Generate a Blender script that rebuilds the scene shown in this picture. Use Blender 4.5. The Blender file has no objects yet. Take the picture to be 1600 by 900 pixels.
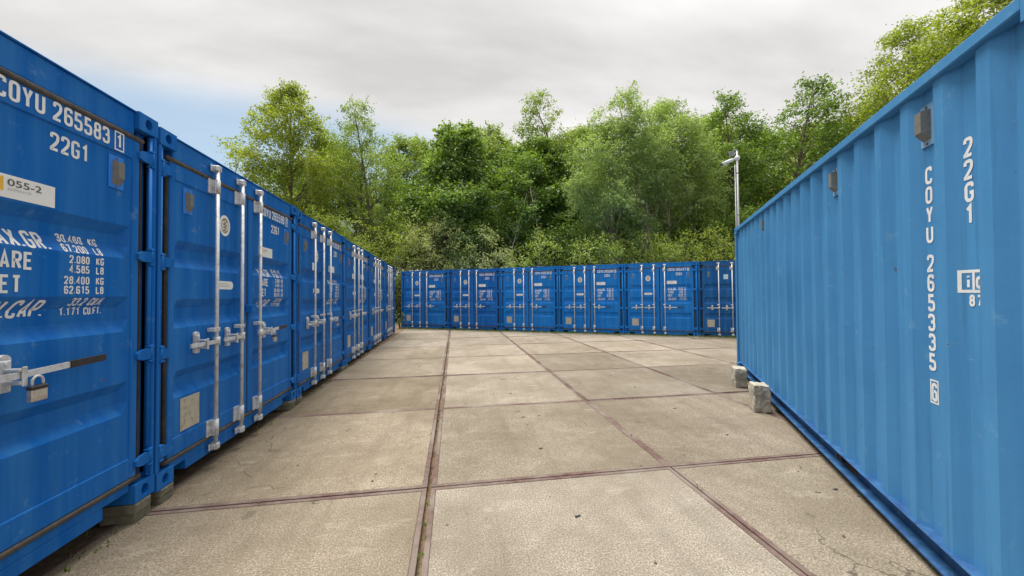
import bpy, bmesh, math, random
import numpy as np
from mathutils import Vector, Matrix, noise as mnoise

SC = bpy.context.scene
COL = SC.collection
R = math.radians

# ------------------------------------------------------------------ camera
CAM_H = 1.474
cam_d = bpy.data.cameras.new('camera')
cam = bpy.data.objects.new('camera', cam_d); COL.objects.link(cam)
YAW, PITCH, ROLL = 0.1562, 0.0197, -0.0081
fw = Vector((math.sin(YAW)*math.cos(PITCH), math.cos(YAW)*math.cos(PITCH), math.sin(PITCH)))
rt = Vector((math.cos(YAW), -math.sin(YAW), 0)); up = rt.cross(fw)
c, s = math.cos(ROLL), math.sin(ROLL)
rt2 = c*rt + s*up; up2 = -s*rt + c*up
m = Matrix((rt2, up2, -fw)).transposed().to_4x4(); m.translation = (0, 0, CAM_H)
cam.matrix_world = m
cam_d.sensor_width = 36.0
cam_d.lens = 571.2/1600*36.0
cam_d.clip_start = 0.05; cam_d.clip_end = 2000
SC.camera = cam

# ------------------------------------------------------------------ world, sun, exposure
SUN_DIR = Vector((-0.13, 0.21, 0.96)).normalized()      # towards the sun
SUN_ELEV = math.asin(SUN_DIR.z)
SUN_AZ = math.atan2(SUN_DIR.x, SUN_DIR.y)
SC.view_settings.view_transform = 'Standard'
SC.view_settings.look = 'None'
SC.view_settings.gamma = 1.0
SC.view_settings.use_curve_mapping = False
SC.view_settings.exposure = 1.05

W = bpy.data.worlds.new('World'); SC.world = W; W.use_nodes = True
nt = W.node_tree; nt.nodes.clear()
def N(tree, kind, **kw):
    n = tree.nodes.new(kind)
    for k, v in kw.items(): setattr(n, k, v)
    return n
def mathn(tree, op, a=None, b=None, clamp=False):
    n = tree.nodes.new('ShaderNodeMath'); n.operation = op; n.use_clamp = clamp
    for i, v in enumerate((a, b)):
        if v is None: continue
        if isinstance(v, (int, float)): n.inputs[i].default_value = v
        else: tree.links.new(v, n.inputs[i])
    return n.outputs[0]
def build_world():
    L = nt.links.new
    out = N(nt, 'ShaderNodeOutputWorld'); bg = N(nt, 'ShaderNodeBackground')
    sky = N(nt, 'ShaderNodeTexSky'); sky.sky_type = 'NISHITA'; sky.sun_disc = False
    sky.sun_elevation = SUN_ELEV; sky.sun_rotation = SUN_AZ
    sky.air_density = 1.0; sky.dust_density = 2.0; sky.ozone_density = 0.6
    tc = N(nt, 'ShaderNodeTexCoord')
    sep = N(nt, 'ShaderNodeSeparateXYZ'); L(tc.outputs['Generated'], sep.inputs[0])
    z = mathn(nt, 'MAXIMUM', sep.outputs[2], 0.0)
    zz = mathn(nt, 'ADD', z, 0.22)
    px = mathn(nt, 'DIVIDE', sep.outputs[0], zz); py = mathn(nt, 'DIVIDE', sep.outputs[1], zz)
    cmb = N(nt, 'ShaderNodeCombineXYZ'); L(px, cmb.inputs[0]); L(py, cmb.inputs[1])
    # streaky cloud deck seen on a flat layer overhead
    mp = N(nt, 'ShaderNodeMapping'); L(cmb.outputs[0], mp.inputs[0])
    mp.inputs['Rotation'].default_value = (0, 0, R(-38)); mp.inputs['Scale'].default_value = (0.55, 1.3, 1)
    n1 = N(nt, 'ShaderNodeTexNoise'); n1.inputs['Scale'].default_value = 0.9; n1.inputs['Detail'].default_value = 5; n1.inputs['Roughness'].default_value = 0.5
    L(mp.outputs[0], n1.inputs['Vector'])
    # edge of the deck: a straight weather front, blue sky north-west of it
    a = mathn(nt, 'MULTIPLY', px, FRONT[0]); b = mathn(nt, 'MULTIPLY', py, FRONT[1])
    d = mathn(nt, 'ADD', mathn(nt, 'ADD', a, b), FRONT[2])
    d = mathn(nt, 'ADD', d, mathn(nt, 'MULTIPLY', mathn(nt, 'SUBTRACT', n1.outputs[0], 0.5), 0.5))
    mr = N(nt, 'ShaderNodeMapRange'); mr.interpolation_type = 'SMOOTHSTEP'; L(d, mr.inputs[0])
    mr.inputs[1].default_value = -0.20; mr.inputs[2].default_value = 0.10; mr.inputs[3].default_value = 0.2; mr.inputs[4].default_value = 1.0
    # haze brightening low down
    hz = N(nt, 'ShaderNodeMapRange'); L(sep.outputs[2], hz.inputs[0]); hz.interpolation_type = 'SMOOTHSTEP'
    hz.inputs[1].default_value = 0.36; hz.inputs[2].default_value = 0.08; hz.inputs[3].default_value = 0.0; hz.inputs[4].default_value = 0.62
    cov = mathn(nt, 'MAXIMUM', mr.outputs[0], hz.outputs[0])
    # cloud body tone
    n2 = N(nt, 'ShaderNodeTexNoise'); n2.inputs['Scale'].default_value = 1.3; n2.inputs['Detail'].default_value = 6; n2.inputs['Roughness'].default_value = 0.52
    L(mp.outputs[0], n2.inputs['Vector'])
    cr = N(nt, 'ShaderNodeValToRGB'); L(n2.outputs[0], cr.inputs[0])
    e = cr.color_ramp.elements
    e[0].position = 0.35; e[0].color = (3.3, 3.23, 3.17, 1)
    e[1].position = 0.60; e[1].color = (4.9, 4.85, 4.78, 1)
    mix = N(nt, 'ShaderNodeMix'); mix.data_type = 'RGBA'
    tint = N(nt, 'ShaderNodeMix'); tint.data_type = 'RGBA'; tint.blend_type = 'MULTIPLY'; tint.inputs[0].default_value = 1.0
    L(sky.outputs[0], tint.inputs[6]); tint.inputs[7].default_value = (0.70, 0.79, 0.74, 1)
    L(cov, mix.inputs[0]); L(tint.outputs[2], mix.inputs[6]); L(cr.outputs[0], mix.inputs[7])
    L(mix.outputs[2], bg.inputs[0]); bg.inputs[1].default_value = 0.1
    L(bg.outputs[0], out.inputs[0])
FRONT = (0.395, -0.918, 1.43)
build_world()

sd = bpy.data.lights.new('sun', 'SUN'); sd.energy = 3.5; sd.angle = R(38); sd.color = (1.0, 0.955, 0.88)
sun = bpy.data.objects.new('sun', sd); COL.objects.link(sun)
sun.rotation_euler = SUN_DIR.to_track_quat('Z', 'Y').to_euler()
sun.location = (-8, -8, 20)

# ------------------------------------------------------------------ helpers
rng = np.random.default_rng(7)
random.seed(7)

class MB:
    """collects polygons and links them as one mesh"""
    def __init__(s): s.v = []; s.f = []; s.sm = []
    def add(s, vs, fs, smooth=False):
        o = len(s.v); s.v += [tuple(p) for p in vs]
        s.f += [tuple(i+o for i in f) for f in fs]; s.sm += [smooth]*len(fs)
    def box(s, x0, x1, y0, y1, z0, z1):
        s.add([(x0,y0,z0),(x1,y0,z0),(x1,y1,z0),(x0,y1,z0),(x0,y0,z1),(x1,y0,z1),(x1,y1,z1),(x0,y1,z1)],
              [(0,3,2,1),(4,5,6,7),(0,1,5,4),(1,2,6,5),(2,3,7,6),(3,0,4,7)])
    def cbox(s, x0, x1, y0, y1, z0, z1, b=0.004):
        b = min(b, (x1-x0)*.45, (y1-y0)*.45, (z1-z0)*.45)
        vs = []; X = (x0,x1); Y = (y0,y1); Z = (z0,z1); idx = {}
        for i in (0,1):
            for j in (0,1):
                for k in (0,1):
                    sx, sy, sz = (1,-1)[i], (1,-1)[j], (1,-1)[k]
                    p = (X[i],Y[j],Z[k])
                    idx[i,j,k] = len(vs)
                    vs += [(p[0],p[1]+sy*b,p[2]+sz*b),(p[0]+sx*b,p[1],p[2]+sz*b),(p[0]+sx*b,p[1]+sy*b,p[2])]
        g = lambda i,j,k,a: idx[i,j,k]+a
        fs = []
        for i in (0,1):
            q = [g(i,0,0,0),g(i,1,0,0),g(i,1,1,0),g(i,0,1,0)]; fs.append(q if i else q[::-1])
            q = [g(0,i,0,1),g(1,i,0,1),g(1,i,1,1),g(0,i,1,1)]; fs.append(q[::-1] if i else q)
            q = [g(0,0,i,2),g(1,0,i,2),g(1,1,i,2),g(0,1,i,2)]; fs.append(q if i else q[::-1])
        for i in (0,1):
            for j in (0,1):
                q = [g(i,j,0,0),g(i,j,0,1),g(i,j,1,1),g(i,j,1,0)]; fs.append(q if i == j else q[::-1])
                q = [g(i,0,j,0),g(i,0,j,2),g(i,1,j,2),g(i,1,j,0)]; fs.append(q[::-1] if i == j else q)
                q = [g(0,i,j,1),g(0,i,j,2),g(1,i,j,2),g(1,i,j,1)]; fs.append(q if i == j else q[::-1])
        for i in (0,1):
            for j in (0,1):
                for k in (0,1):
                    q = [g(i,j,k,0),g(i,j,k,1),g(i,j,k,2)]; fs.append(q[::-1] if (i+j+k) % 2 == 0 else q)
        s.add(vs, fs)
    def tube(s, pts, rad, n=10, cap=True):
        pts = [Vector(p) for p in pts]
        if not hasattr(rad, '__len__'): rad = [rad]*len(pts)
        vs = []; fs = []
        ref = None
        for i, p in enumerate(pts):
            t = (pts[min(i+1,len(pts)-1)]-pts[max(i-1,0)]).normalized()
            if ref is None: ref = t.orthogonal().normalized()
            ref = (ref - t*ref.dot(t)).normalized(); bn = t.cross(ref)
            for k in range(n):
                a = 2*math.pi*k/n
                vs.append(p+(ref*math.cos(a)+bn*math.sin(a))*rad[i])
        for i in range(len(pts)-1):
            for k in range(n):
                fs.append((i*n+k, i*n+(k+1) % n, (i+1)*n+(k+1) % n, (i+1)*n+k))
        s.add(vs, fs, True)
        if cap:
            o = len(s.v)-len(vs)
            s.f += [tuple(o+k for k in range(n))[::-1], tuple(o+(len(pts)-1)*n+k for k in range(n))]; s.sm += [False, False]
    def prism(s, poly, axis, a, b):
        """polygon of 2-D points swept along an axis from a to b"""
        def P(p, t):
            return {'x': (t,p[0],p[1]), 'y': (p[0],t,p[1]), 'z': (p[0],p[1],t)}[axis]
        n = len(poly); vs = [P(p,a) for p in poly]+[P(p,b) for p in poly]
        s.add(vs, [tuple(range(n))[::-1], tuple(range(n,2*n))]+[(i,(i+1) % n,n+(i+1) % n,n+i) for i in range(n)])
    def holed(s, c0, u, v, nrm, hu, hv, ru, rv, depth, n=16):
        """rectangular face with an oval opening sunk into it"""
        c0, u, v, nrm = Vector(c0), Vector(u), Vector(v), Vector(nrm)
        vs = []; fs = []
        for k in range(n):
            a = 2*math.pi*(k+.5)/n; ca, sa = math.cos(a), math.sin(a)
            t = 1/max(abs(ca), abs(sa)); ou, ov = ca*t*hu, sa*t*hv
            vs.append(c0+u*ou+v*ov)
        for k in range(n):
            a = 2*math.pi*(k+.5)/n
            vs.append(c0+u*math.cos(a)*ru+v*math.sin(a)*rv)
        for k in range(n): vs.append(vs[n+k]-nrm*depth)
        for k in range(n):
            j = (k+1) % n
            fs += [(k,j,n+j,n+k), (n+k,n+j,2*n+j,2*n+k)]
        fs.append(tuple(range(2*n,3*n)))
        # close the four corners
        o = len(vs)
        for (a, b) in ((hu,hv),(-hu,hv),(-hu,-hv),(hu,-hv)): vs.append(c0+u*a+v*b)
        for ci in range(4):
            cp = vs[o+ci]
            near = sorted(range(n), key=lambda k: (vs[k]-cp).length)[:2]
            fs.append((o+ci, near[0], near[1]))
        s.add(vs, fs)
    def mesh(s, name, mat):
        me = bpy.data.meshes.new(name); me.from_pydata(s.v, [], s.f)
        bm = bmesh.new(); bm.from_mesh(me)
        bmesh.ops.recalc_face_normals(bm, faces=bm.faces)
        bm.to_mesh(me); bm.free()
        me.polygons.foreach_set('use_smooth', s.sm)
        if mat: me.materials.append(mat)
        return me

def obj(name, me, parent=None, color=None):
    o = bpy.data.objects.new(name, me); COL.objects.link(o)
    if parent: o.parent = parent
    if color: o.color = color
    return o
def tag(o, label=None, cat=None, group=None, kind=None):
    if label: o['label'] = label
    if cat: o['category'] = cat
    if group: o['group'] = group
    if kind: o['kind'] = kind
    return o
def empty(name, loc=(0,0,0), rz=0):
    o = bpy.data.objects.new(name, None); COL.objects.link(o)
    o.location = loc; o.rotation_euler = (0,0,rz); o.empty_display_size = .3
    return o

# ------------------------------------------------------------------ materials
def newmat(name):
    m = bpy.data.materials.new(name); m.use_nodes = True
    t = m.node_tree; b = t.nodes['Principled BSDF']
    return m, t, b
def noise(t, vec, scale, detail=4, rough=.55):
    n = N(t, 'ShaderNodeTexNoise'); n.inputs['Scale'].default_value = scale; n.inputs['Detail'].default_value = detail
    n.inputs['Roughness'].default_value = rough
    if vec is not None: t.links.new(vec, n.inputs['Vector'])
    return n.outputs[0]
def ramp(t, fac, stops):
    r = N(t, 'ShaderNodeValToRGB'); t.links.new(fac, r.inputs[0]); e = r.color_ramp.elements
    while len(e) < len(stops): e.new(0.5)
    for el, (p, col) in zip(e, stops):
        el.position = p; el.color = (*col, 1) if len(col) == 3 else col
    return r.outputs[0]
def mixc(t, fac, a, b, mode='MIX'):
    n = N(t, 'ShaderNodeMix'); n.data_type = 'RGBA'; n.blend_type = mode
    for i, v in ((0,fac),(6,a),(7,b)):
        if isinstance(v, (int,float)): n.inputs[i].default_value = v
        elif isinstance(v, tuple): n.inputs[i].default_value = (*v, 1) if len(v) == 3 else v
        else: t.links.new(v, n.inputs[i])
    return n.outputs[2]
def bump(t, b, h, strength, dist=.01):
    n = N(t, 'ShaderNodeBump'); n.inputs['Strength'].default_value = strength; n.inputs['Distance'].default_value = dist
    t.links.new(h, n.inputs['Height']); t.links.new(n.outputs[0], b.inputs['Normal'])
def objco(t, scale=(1,1,1), world=False):
    tc = N(t, 'ShaderNodeTexCoord') if not world else N(t, 'ShaderNodeNewGeometry')
    mp = N(t, 'ShaderNodeMapping'); t.links.new(tc.outputs['Position' if world else 'Object'], mp.inputs[0])
    mp.inputs['Scale'].default_value = scale
    return mp.outputs[0]

def paint_material():
    m, t, b = newmat('container_paint')
    oi = N(t, 'ShaderNodeObjectInfo')
    co = objco(t, world=True); st = objco(t, (9,9,.5), world=True); st2 = objco(t, (26,26,1.1), world=True)
    big = noise(t, co, 1.1, 5); streak = noise(t, st, 1.0, 6, .65); fine = noise(t, co, 38, 4, .6); s2 = noise(t, st2, 1.0, 5, .6)
    # chalky fading in runs
    c1 = mixc(t, ramp(t, streak, [(.36,(0,)*3),(.70,(.60,)*3)]), oi.outputs['Color'], mixc(t, .40, oi.outputs['Color'], (.12,.38,.66)))
    c2 = mixc(t, ramp(t, big, [(.40,(0,)*3),(.72,(.38,)*3)]), c1, mixc(t, .5, c1, (.006,.075,.25)))
    c2 = mixc(t, ramp(t, s2, [(.60,(0,)*3),(.74,(.30,)*3)]), c2, (.035,.085,.16))
    spots = noise(t, co, 8.5, 7, .68)
    c3 = mixc(t, ramp(t, spots, [(.61,(0,)*3),(.68,(.40,)*3)]), c2, mixc(t, .6, c2, (.22,.40,.58)))
    # scratches down to primer and specks of rust
    sx = noise(t, objco(t, (3,3,46), world=True), 1.3, 3, .5)
    c3 = mixc(t, ramp(t, sx, [(.745,(0,)*3),(.765,(.5,)*3)]), c3, (.30,.42,.54))
    rust = noise(t, co, 17, 6, .68)
    c4 = mixc(t, ramp(t, rust, [(.685,(0,)*3),(.715,(.85,)*3)]), c3, (.10,.052,.03))
    t.links.new(c4, b.inputs['Base Color'])
    t.links.new(ramp(t, streak, [(.3,(.44,)*3),(.75,(.68,)*3)]), b.inputs['Roughness'])
    b.inputs['Specular IOR Level'].default_value = .11
    h = mathn(t, 'ADD', mathn(t, 'MULTIPLY', big, .8), mathn(t, 'ADD', mathn(t, 'MULTIPLY', noise(t, co, 4.5, 3), .22), mathn(t, 'MULTIPLY', fine, .05)))
    bump(t, b, h, .32, .025)
    return m
def simple(name, col, rough=.5, metal=0, var=.12, scale=20, bmp=.1, dirt=None, dirtamt=.5):
    m, t, b = newmat(name); co = objco(t, world=True)
    n = noise(t, co, scale, 6, .6)
    lo = tuple(max(0,x*(1-var)) for x in col); hi = tuple(min(1,x*(1+var)) for x in col)
    cc = ramp(t, n, [(.3,lo),(.7,hi)])
    if dirt:
        d = noise(t, co, scale*.37, 6, .65)
        cc = mixc(t, ramp(t, d, [(.5,(0,0,0)),(.72,(dirtamt,)*3)]), cc, dirt)
    t.links.new(cc, b.inputs['Base Color']); b.inputs['Roughness'].default_value = rough; b.inputs['Metallic'].default_value = metal
    if bmp: bump(t, b, n, bmp, .004)
    return m
M = {}
M['paint'] = paint_material()
M['white'] = simple('white_marking', (.78,.78,.78), .55, 0, .06, 30, 0, (.35,.42,.5), .35)
M['galv'] = simple('galvanised_rod', (.60,.62,.64), .40, .2, .14, 40, .25, (.25,.19,.14), .75)
M['gasket'] = simple('door_gasket', (.060,.052,.046), .8, 0, .4, 25, .2, (.15,.125,.10), .6)
M['rubber'] = simple('worn_rubber', (.022,.020,.020), .8, 0, .4, 25, .2, (.075,.055,.042), .7)
M['grip'] = simple('black_grip', (.025,.022,.022), .5, 0, .3, 30, .1)
M['vent'] = simple('vent_cover', (.17,.17,.155), .6, 0, .15, 40, .1, (.1,.09,.07), .5)
M['label'] = simple('label_white', (.80,.80,.79), .4, 0, .03, 10, 0, (.6,.58,.5), .2)
M['yellow'] = simple('label_yellow', (.80,.47,.06), .45, 0, .05, 30, 0)
M['print'] = simple('label_grey_print', (.10,.10,.105), .6, 0, .1, 30, 0)
M['faint'] = simple('label_faint_print', (.50,.50,.48), .6, 0, .1, 30, 0)
M['gold'] = simple('emblem_brown', (.27,.19,.10), .55, 0, .4, 120, 0)
M['plate'] = simple('data_plate', (.48,.45,.36), .5, .1, .1, 60, .1, (.16,.12,.08), .75)
M['steel'] = simple('lock_steel', (.55,.52,.46), .35, .6, .12, 60, .1, (.2,.16,.12), .5)
M['dark'] = simple('painted_hole_shade', (.012,.012,.014), .9, 0, .1, 20, 0)
M['floorwood'] = simple('underfloor', (.06,.045,.035), .9, 0, .3, 8, 0)
M['paver'] = simple('mossy_paver', (.17,.155,.115), .95, 0, .35, 14, .7, (.075,.085,.03), .85)
M['stone'] = simple('rough_concrete', (.36,.33,.27), .95, 0, .25, 9, .8, (.20,.175,.13), .5)
M['bark'] = simple('bark', (.13,.105,.08), .95, 0, .4, 6, .5)
M['palebark'] = simple('pale_bark', (.34,.30,.25), .9, 0, .3, 5, .4)
M['pole'] = simple('pole_metal', (.30,.31,.32), .5, .35, .08, 12, 0)
M['camwhite'] = simple('camera_white', (.62,.62,.62), .35, 0, .03, 12, 0)
M['rustlip'] = simple('rusty_steel', (.15,.085,.06), .85, 0, .3, 25, .3, (.07,.05,.04), .6)

def concrete_material():
    m, t, b = newmat('aggregate_concrete'); co = objco(t, world=True)
    oi = N(t, 'ShaderNodeObjectInfo')
    f1 = noise(t, co, 95, 3, .7); f2 = noise(t, co, 34, 3, .6); mid = noise(t, co, 4.2, 7, .65); big = noise(t, co, .75, 6, .62)
    base = ramp(t, f1, [(.30,(.092,.079,.062)),(.5,(.232,.204,.167)),(.70,(.44,.398,.335))])
    pale = noise(t, co, 60, 2, .5)
    base = mixc(t, ramp(t, pale, [(.66,(0,)*3),(.74,(.5,)*3)]), base, (.52,.49,.43))
    c1 = mixc(t, ramp(t, mid, [(.36,(0,)*3),(.68,(.62,)*3)]), base, mixc(t, .55, base, (.105,.087,.062)))
    c2 = mixc(t, ramp(t, big, [(.40,(0,)*3),(.60,(.85,)*3)]), c1, mixc(t, .60, c1, (.115,.095,.068)))
    # pale scuffs, tyre-worn streaks along the yard, spots of old spills
    sc = noise(t, objco(t, (1.0,2.7,1), world=True), 2.0, 8, .72)
    c3 = mixc(t, ramp(t, sc, [(.57,(0,)*3),(.70,(.34,)*3)]), c2, (.44,.41,.36))
    tw = noise(t, objco(t, (2.6,.22,1), world=True), 1.6, 5, .6)
    c3 = mixc(t, ramp(t, tw, [(.52,(0,)*3),(.68,(.40,)*3)]), c3, (.13,.112,.088))
    sp = noise(t, co, 3.1, 3, .45)
    c3 = mixc(t, ramp(t, sp, [(.70,(0,)*3),(.725,(.55,)*3)]), c3, (.085,.072,.055))
    pt_ = noise(t, co, 13, 2, .4)
    c3 = mixc(t, ramp(t, pt_, [(.755,(0,)*3),(.765,(.8,)*3)]), c3, (.05,.042,.035))
    # hairline cracks
    vc = N(t, 'ShaderNodeTexVoronoi'); vc.feature = 'DISTANCE_TO_EDGE'; vc.inputs['Scale'].default_value = .42
    wob = N(t, 'ShaderNodeVectorMath'); wob.operation = 'ADD'; nz = N(t, 'ShaderNodeTexNoise'); nz.inputs['Scale'].default_value = 3.5; nz.inputs['Detail'].default_value = 5
    sc_ = N(t, 'ShaderNodeVectorMath'); sc_.operation = 'SCALE'; sc_.inputs['Scale'].default_value = .5
    t.links.new(co, nz.inputs['Vector']); t.links.new(nz.outputs['Color'], sc_.inputs[0]); t.links.new(co, wob.inputs[0]); t.links.new(sc_.outputs[0], wob.inputs[1]); t.links.new(wob.outputs[0], vc.inputs['Vector'])
    ck = mathn(t, 'MULTIPLY', ramp(t, vc.outputs['Distance'], [(.0,(.8,)*3),(.0028,(0,)*3)]), ramp(t, noise(t, co, .9, 2), [(.52,(0,)*3),(.58,(1,)*3)]))
    c3 = mixc(t, ck, c3, (.05,.042,.033))
    tint = ramp(t, oi.outputs['Random'], [(0,(.86,.84,.81)),(.5,(1,1,1)),(1,(1.1,1.09,1.08))])
    c4 = mixc(t, 1.0, c3, tint, 'MULTIPLY'); c4 = mixc(t, 1.0, c4, oi.outputs['Color'], 'MULTIPLY')
    t.links.new(c4, b.inputs['Base Color']); b.inputs['Roughness'].default_value = .92; b.inputs['Specular IOR Level'].default_value = .2
    bump(t, b, mathn(t, 'ADD', f1, mathn(t, 'MULTIPLY', f2, .8)), .4, .005)
    return m
M['concrete'] = concrete_material()
def edge_material():
    m, t, b = newmat('rusty_slab_edge'); co = objco(t, world=True)
    n = noise(t, co, 18, 6, .65); n2 = noise(t, co, 1.7, 4)
    c1 = ramp(t, n, [(.3,(.058,.031,.026)),(.55,(.108,.063,.052)),(.75,(.17,.108,.09))])
    c2 = mixc(t, ramp(t, n2, [(.42,(0,)*3),(.62,(.7,)*3)]), c1, (.20,.17,.145))
    t.links.new(c2, b.inputs['Base Color']); b.inputs['Roughness'].default_value = .8; b.inputs['Metallic'].default_value = .1
    bump(t, b, n, .3, .003); return m
M['edge'] = edge_material()
def soil_material():
    m, t, b = newmat('soil_and_grass'); co = objco(t, world=True)
    n = noise(t, co, 7, 8, .7); n2 = noise(t, co, .9, 5, .6)
    soil = ramp(t, n, [(.3,(.07,.048,.03)),(.55,(.17,.122,.078)),(.75,(.26,.20,.14))])
    grass = ramp(t, n, [(.3,(.025,.045,.012)),(.7,(.085,.13,.03))])
    gz = N(t, 'ShaderNodeSeparateXYZ'); gg = N(t, 'ShaderNodeNewGeometry'); t.links.new(gg.outputs['Position'], gz.inputs[0])
    f = mathn(t, 'ADD', mathn(t, 'MULTIPLY', gz.outputs[2], 1.2), mathn(t, 'SUBTRACT', n2, .52), clamp=True)
    far = mathn(t, 'MULTIPLY', mathn(t, 'SUBTRACT', gz.outputs[1], 19.0), .4, clamp=True)
    t.links.new(mixc(t, mathn(t, 'MAXIMUM', f, far), soil, grass), b.inputs['Base Color'])
    b.inputs['Roughness'].default_value = 1; b.inputs['Specular IOR Level'].default_value = .1
    bump(t, b, n, .8, .03); return m
M['soil'] = soil_material()
def leaf_material(name, dark, light, trans=.35):
    m = bpy.data.materials.new(name); m.use_nodes = True; t = m.node_tree; t.nodes.clear()
    out = N(t, 'ShaderNodeOutputMaterial')
    at = N(t, 'ShaderNodeAttribute'); at.attribute_name = 'tone'
    co = objco(t, world=True); n = noise(t, co, .55, 3)
    fac = mathn(t, 'ADD', mathn(t, 'MULTIPLY', at.outputs['Fac'], .75), mathn(t, 'MULTIPLY', mathn(t, 'SUBTRACT', n, .5), .9), clamp=True)
    col = ramp(t, fac, [(0,dark),(1,light)])
    d = N(t, 'ShaderNodeBsdfDiffuse'); tr = N(t, 'ShaderNodeBsdfTranslucent'); gl = N(t, 'ShaderNodeBsdfGlossy'); gl.inputs['Roughness'].default_value = .45
    t.links.new(col, d.inputs[0]); t.links.new(mixc(t, 1.0, col, (1.25,1.2,.55), 'MULTIPLY'), tr.inputs[0])
    gl.inputs[0].default_value = (.8,.85,.8,1)
    m1 = N(t, 'ShaderNodeMixShader'); m1.inputs[0].default_value = trans; t.links.new(d.outputs[0], m1.inputs[1]); t.links.new(tr.outputs[0], m1.inputs[2])
    m2 = N(t, 'ShaderNodeMixShader'); m2.inputs[0].default_value = .05; t.links.new(m1.outputs[0], m2.inputs[1]); t.links.new(gl.outputs[0], m2.inputs[2])
    t.links.new(m2.outputs[0], out.inputs[0]); return m
LEAF = {
 'yellow': leaf_material('leaf_yellow_green', (.13,.195,.022), (.42,.50,.08), .52),
 'airy':   leaf_material('leaf_mid_green', (.105,.185,.032), (.35,.46,.11), .52),
 'dark':   leaf_material('leaf_dark_green', (.075,.15,.024), (.28,.42,.08), .48),
 'willow': leaf_material('leaf_silver_green', (.15,.245,.075), (.46,.60,.23), .48),
 'shrub':  leaf_material('leaf_bright_shrub', (.20,.29,.05), (.54,.66,.14), .5),
 'silver': leaf_material('leaf_pale_shrub', (.25,.31,.09), (.66,.70,.32), .38),
 'weed':   leaf_material('leaf_weed', (.07,.12,.012), (.20,.29,.045), .35)}

# ------------------------------------------------------------------ ground and paving
FA = -0.5046                                    # direction of the far row
FP = Vector((-0.2806, 16.2656))                 # first junction of the far row
FN = Vector((-math.sin(FA), math.cos(FA)))      # away from the yard
def bank(x, y):
    n = (x-FP.x)*FN.x + (y-FP.y)*FN.y
    t = min(max((n-6.6)/7.5, 0), 1); h = 3.0*t*t*(3-2*t)
    t2 = min(max((n-18)/30, 0), 1); h += 2.0*t2
    side = min(max((x+13)/4.5, 0), 1)
    h *= .35+.65*side
    if t > 0: h += .35*t*mnoise.noise(Vector((x*.25, y*.25, 3.1)))
    return h
def build_ground():
    xs = np.unique(np.concatenate([np.linspace(-400,-40,10), np.linspace(-40,60,101), np.linspace(60,400,9)]))
    ys = np.unique(np.concatenate([np.linspace(-300,-10,8), np.linspace(-10,70,81), np.linspace(70,500,10)]))
    vs = [(float(x), float(y), bank(x,y)-.075) for y in ys for x in xs]
    nx = len(xs); fs = [(j*nx+i, j*nx+i+1, (j+1)*nx+i+1, (j+1)*nx+i) for j in range(len(ys)-1) for i in range(nx-1)]
    mb = MB(); mb.add(vs, fs, True)
    tag(obj('ground', mb.mesh('ground', M['soil'])), kind='structure')
build_ground()

GA, GB, GS = -0.1883, 2.906, 2.0
def build_paving():
    # bedding visible in the joints
    mb = MB(); mb.box(GA-2.0, GA+10.0, GB-6.0, GB+14.0, -.11, -.045)
    for f in range(len(mb.f)): pass
    root = tag(obj('paving', mb.mesh('paving_bed', M['soil'])), kind='structure')
    h = .995; e = .037
    mb = MB(); mb.cbox(-h+e, h-e, -h+e, h-e, -.13, 0, .004); slab_me = mb.mesh('concrete_slab', M['concrete'])
    def edge_mesh(w):
        mb = MB()
        mb.cbox(-h, h, -h, -h+w, -.12, .0025, .003); mb.cbox(-h, h, h-w, h, -.12, .0025, .003)
        mb.cbox(-h, -h+w, -h+w, h-w, -.12, .002, .003); mb.cbox(h-w, h, -h+w, h-w, -.12, .002, .003)
        return mb.mesh('steel_edge', M['edge'])
    edge_me = edge_mesh(e-.001)
    mb = MB(); mb.tube([(-.008,0,-.02),(-.008,0,.003)], .013, 10); mb.tube([(.012,.006,-.02),(.012,.006,.0034)], .010, 10); hole_me = mb.mesh('lifting_hole_disc', M['dark'])  # near-black discs on the slab top; each hole's shade is put into the colour
    tones = {(1,0): (.94,.92,.9), (1,1): (.82,.81,.79), (2,1): (.80,.79,.77), (2,0): (.80,.78,.74), (1,2):(.88,.87,.84), (1,-1): (.95,.93,.89), (0,1): (.97,.96,.95), (0,0):(1.0,.99,.97), (-1,0): (.92,.88,.81), (-1,1): (.88,.84,.77), (-1,-1): (.96,.92,.86),
             (-1,2): (.86,.84,.80), (-1,3): (.9,.88,.84), (0,2): (1.08,1.07,1.06), (0,3): (1.12,1.11,1.1), (1,3): (1.16,1.15,1.14), (2,3): (1.12,1.11,1.1), (1,4): (1.16,1.15,1.14), (2,2): (1.05,1.04,1.03)}
    for j in range(-3, 8):
        for i in range(-1, 5):
            cx, cy = GA+GS*(i+.5), GB+GS*(j+.5)
            n = (cx-FP.x)*FN.x + (cy-FP.y)*FN.y
            if n > 1.1: continue
            sl = obj('concrete_slab', slab_me, root)
            dx = -.021 if i < 0 else .003*random.uniform(-1,1)
            sl.location = (cx+dx, cy+.003*random.uniform(-1,1), random.uniform(-.004,.003))
            sl.rotation_euler = (random.uniform(-.001,.001), random.uniform(-.001,.001), random.uniform(-.0015,.0015))
            t = tones.get((i,j), (1,1,1)); sl.color = (*t, 1)
            ed = obj('steel_edge', edge_me, sl)
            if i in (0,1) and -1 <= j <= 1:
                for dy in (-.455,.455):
                    ho = obj('lifting_hole_disc', hole_me, sl); ho.location = (random.uniform(-.01,.01), dy, 0)
build_paving()

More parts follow.
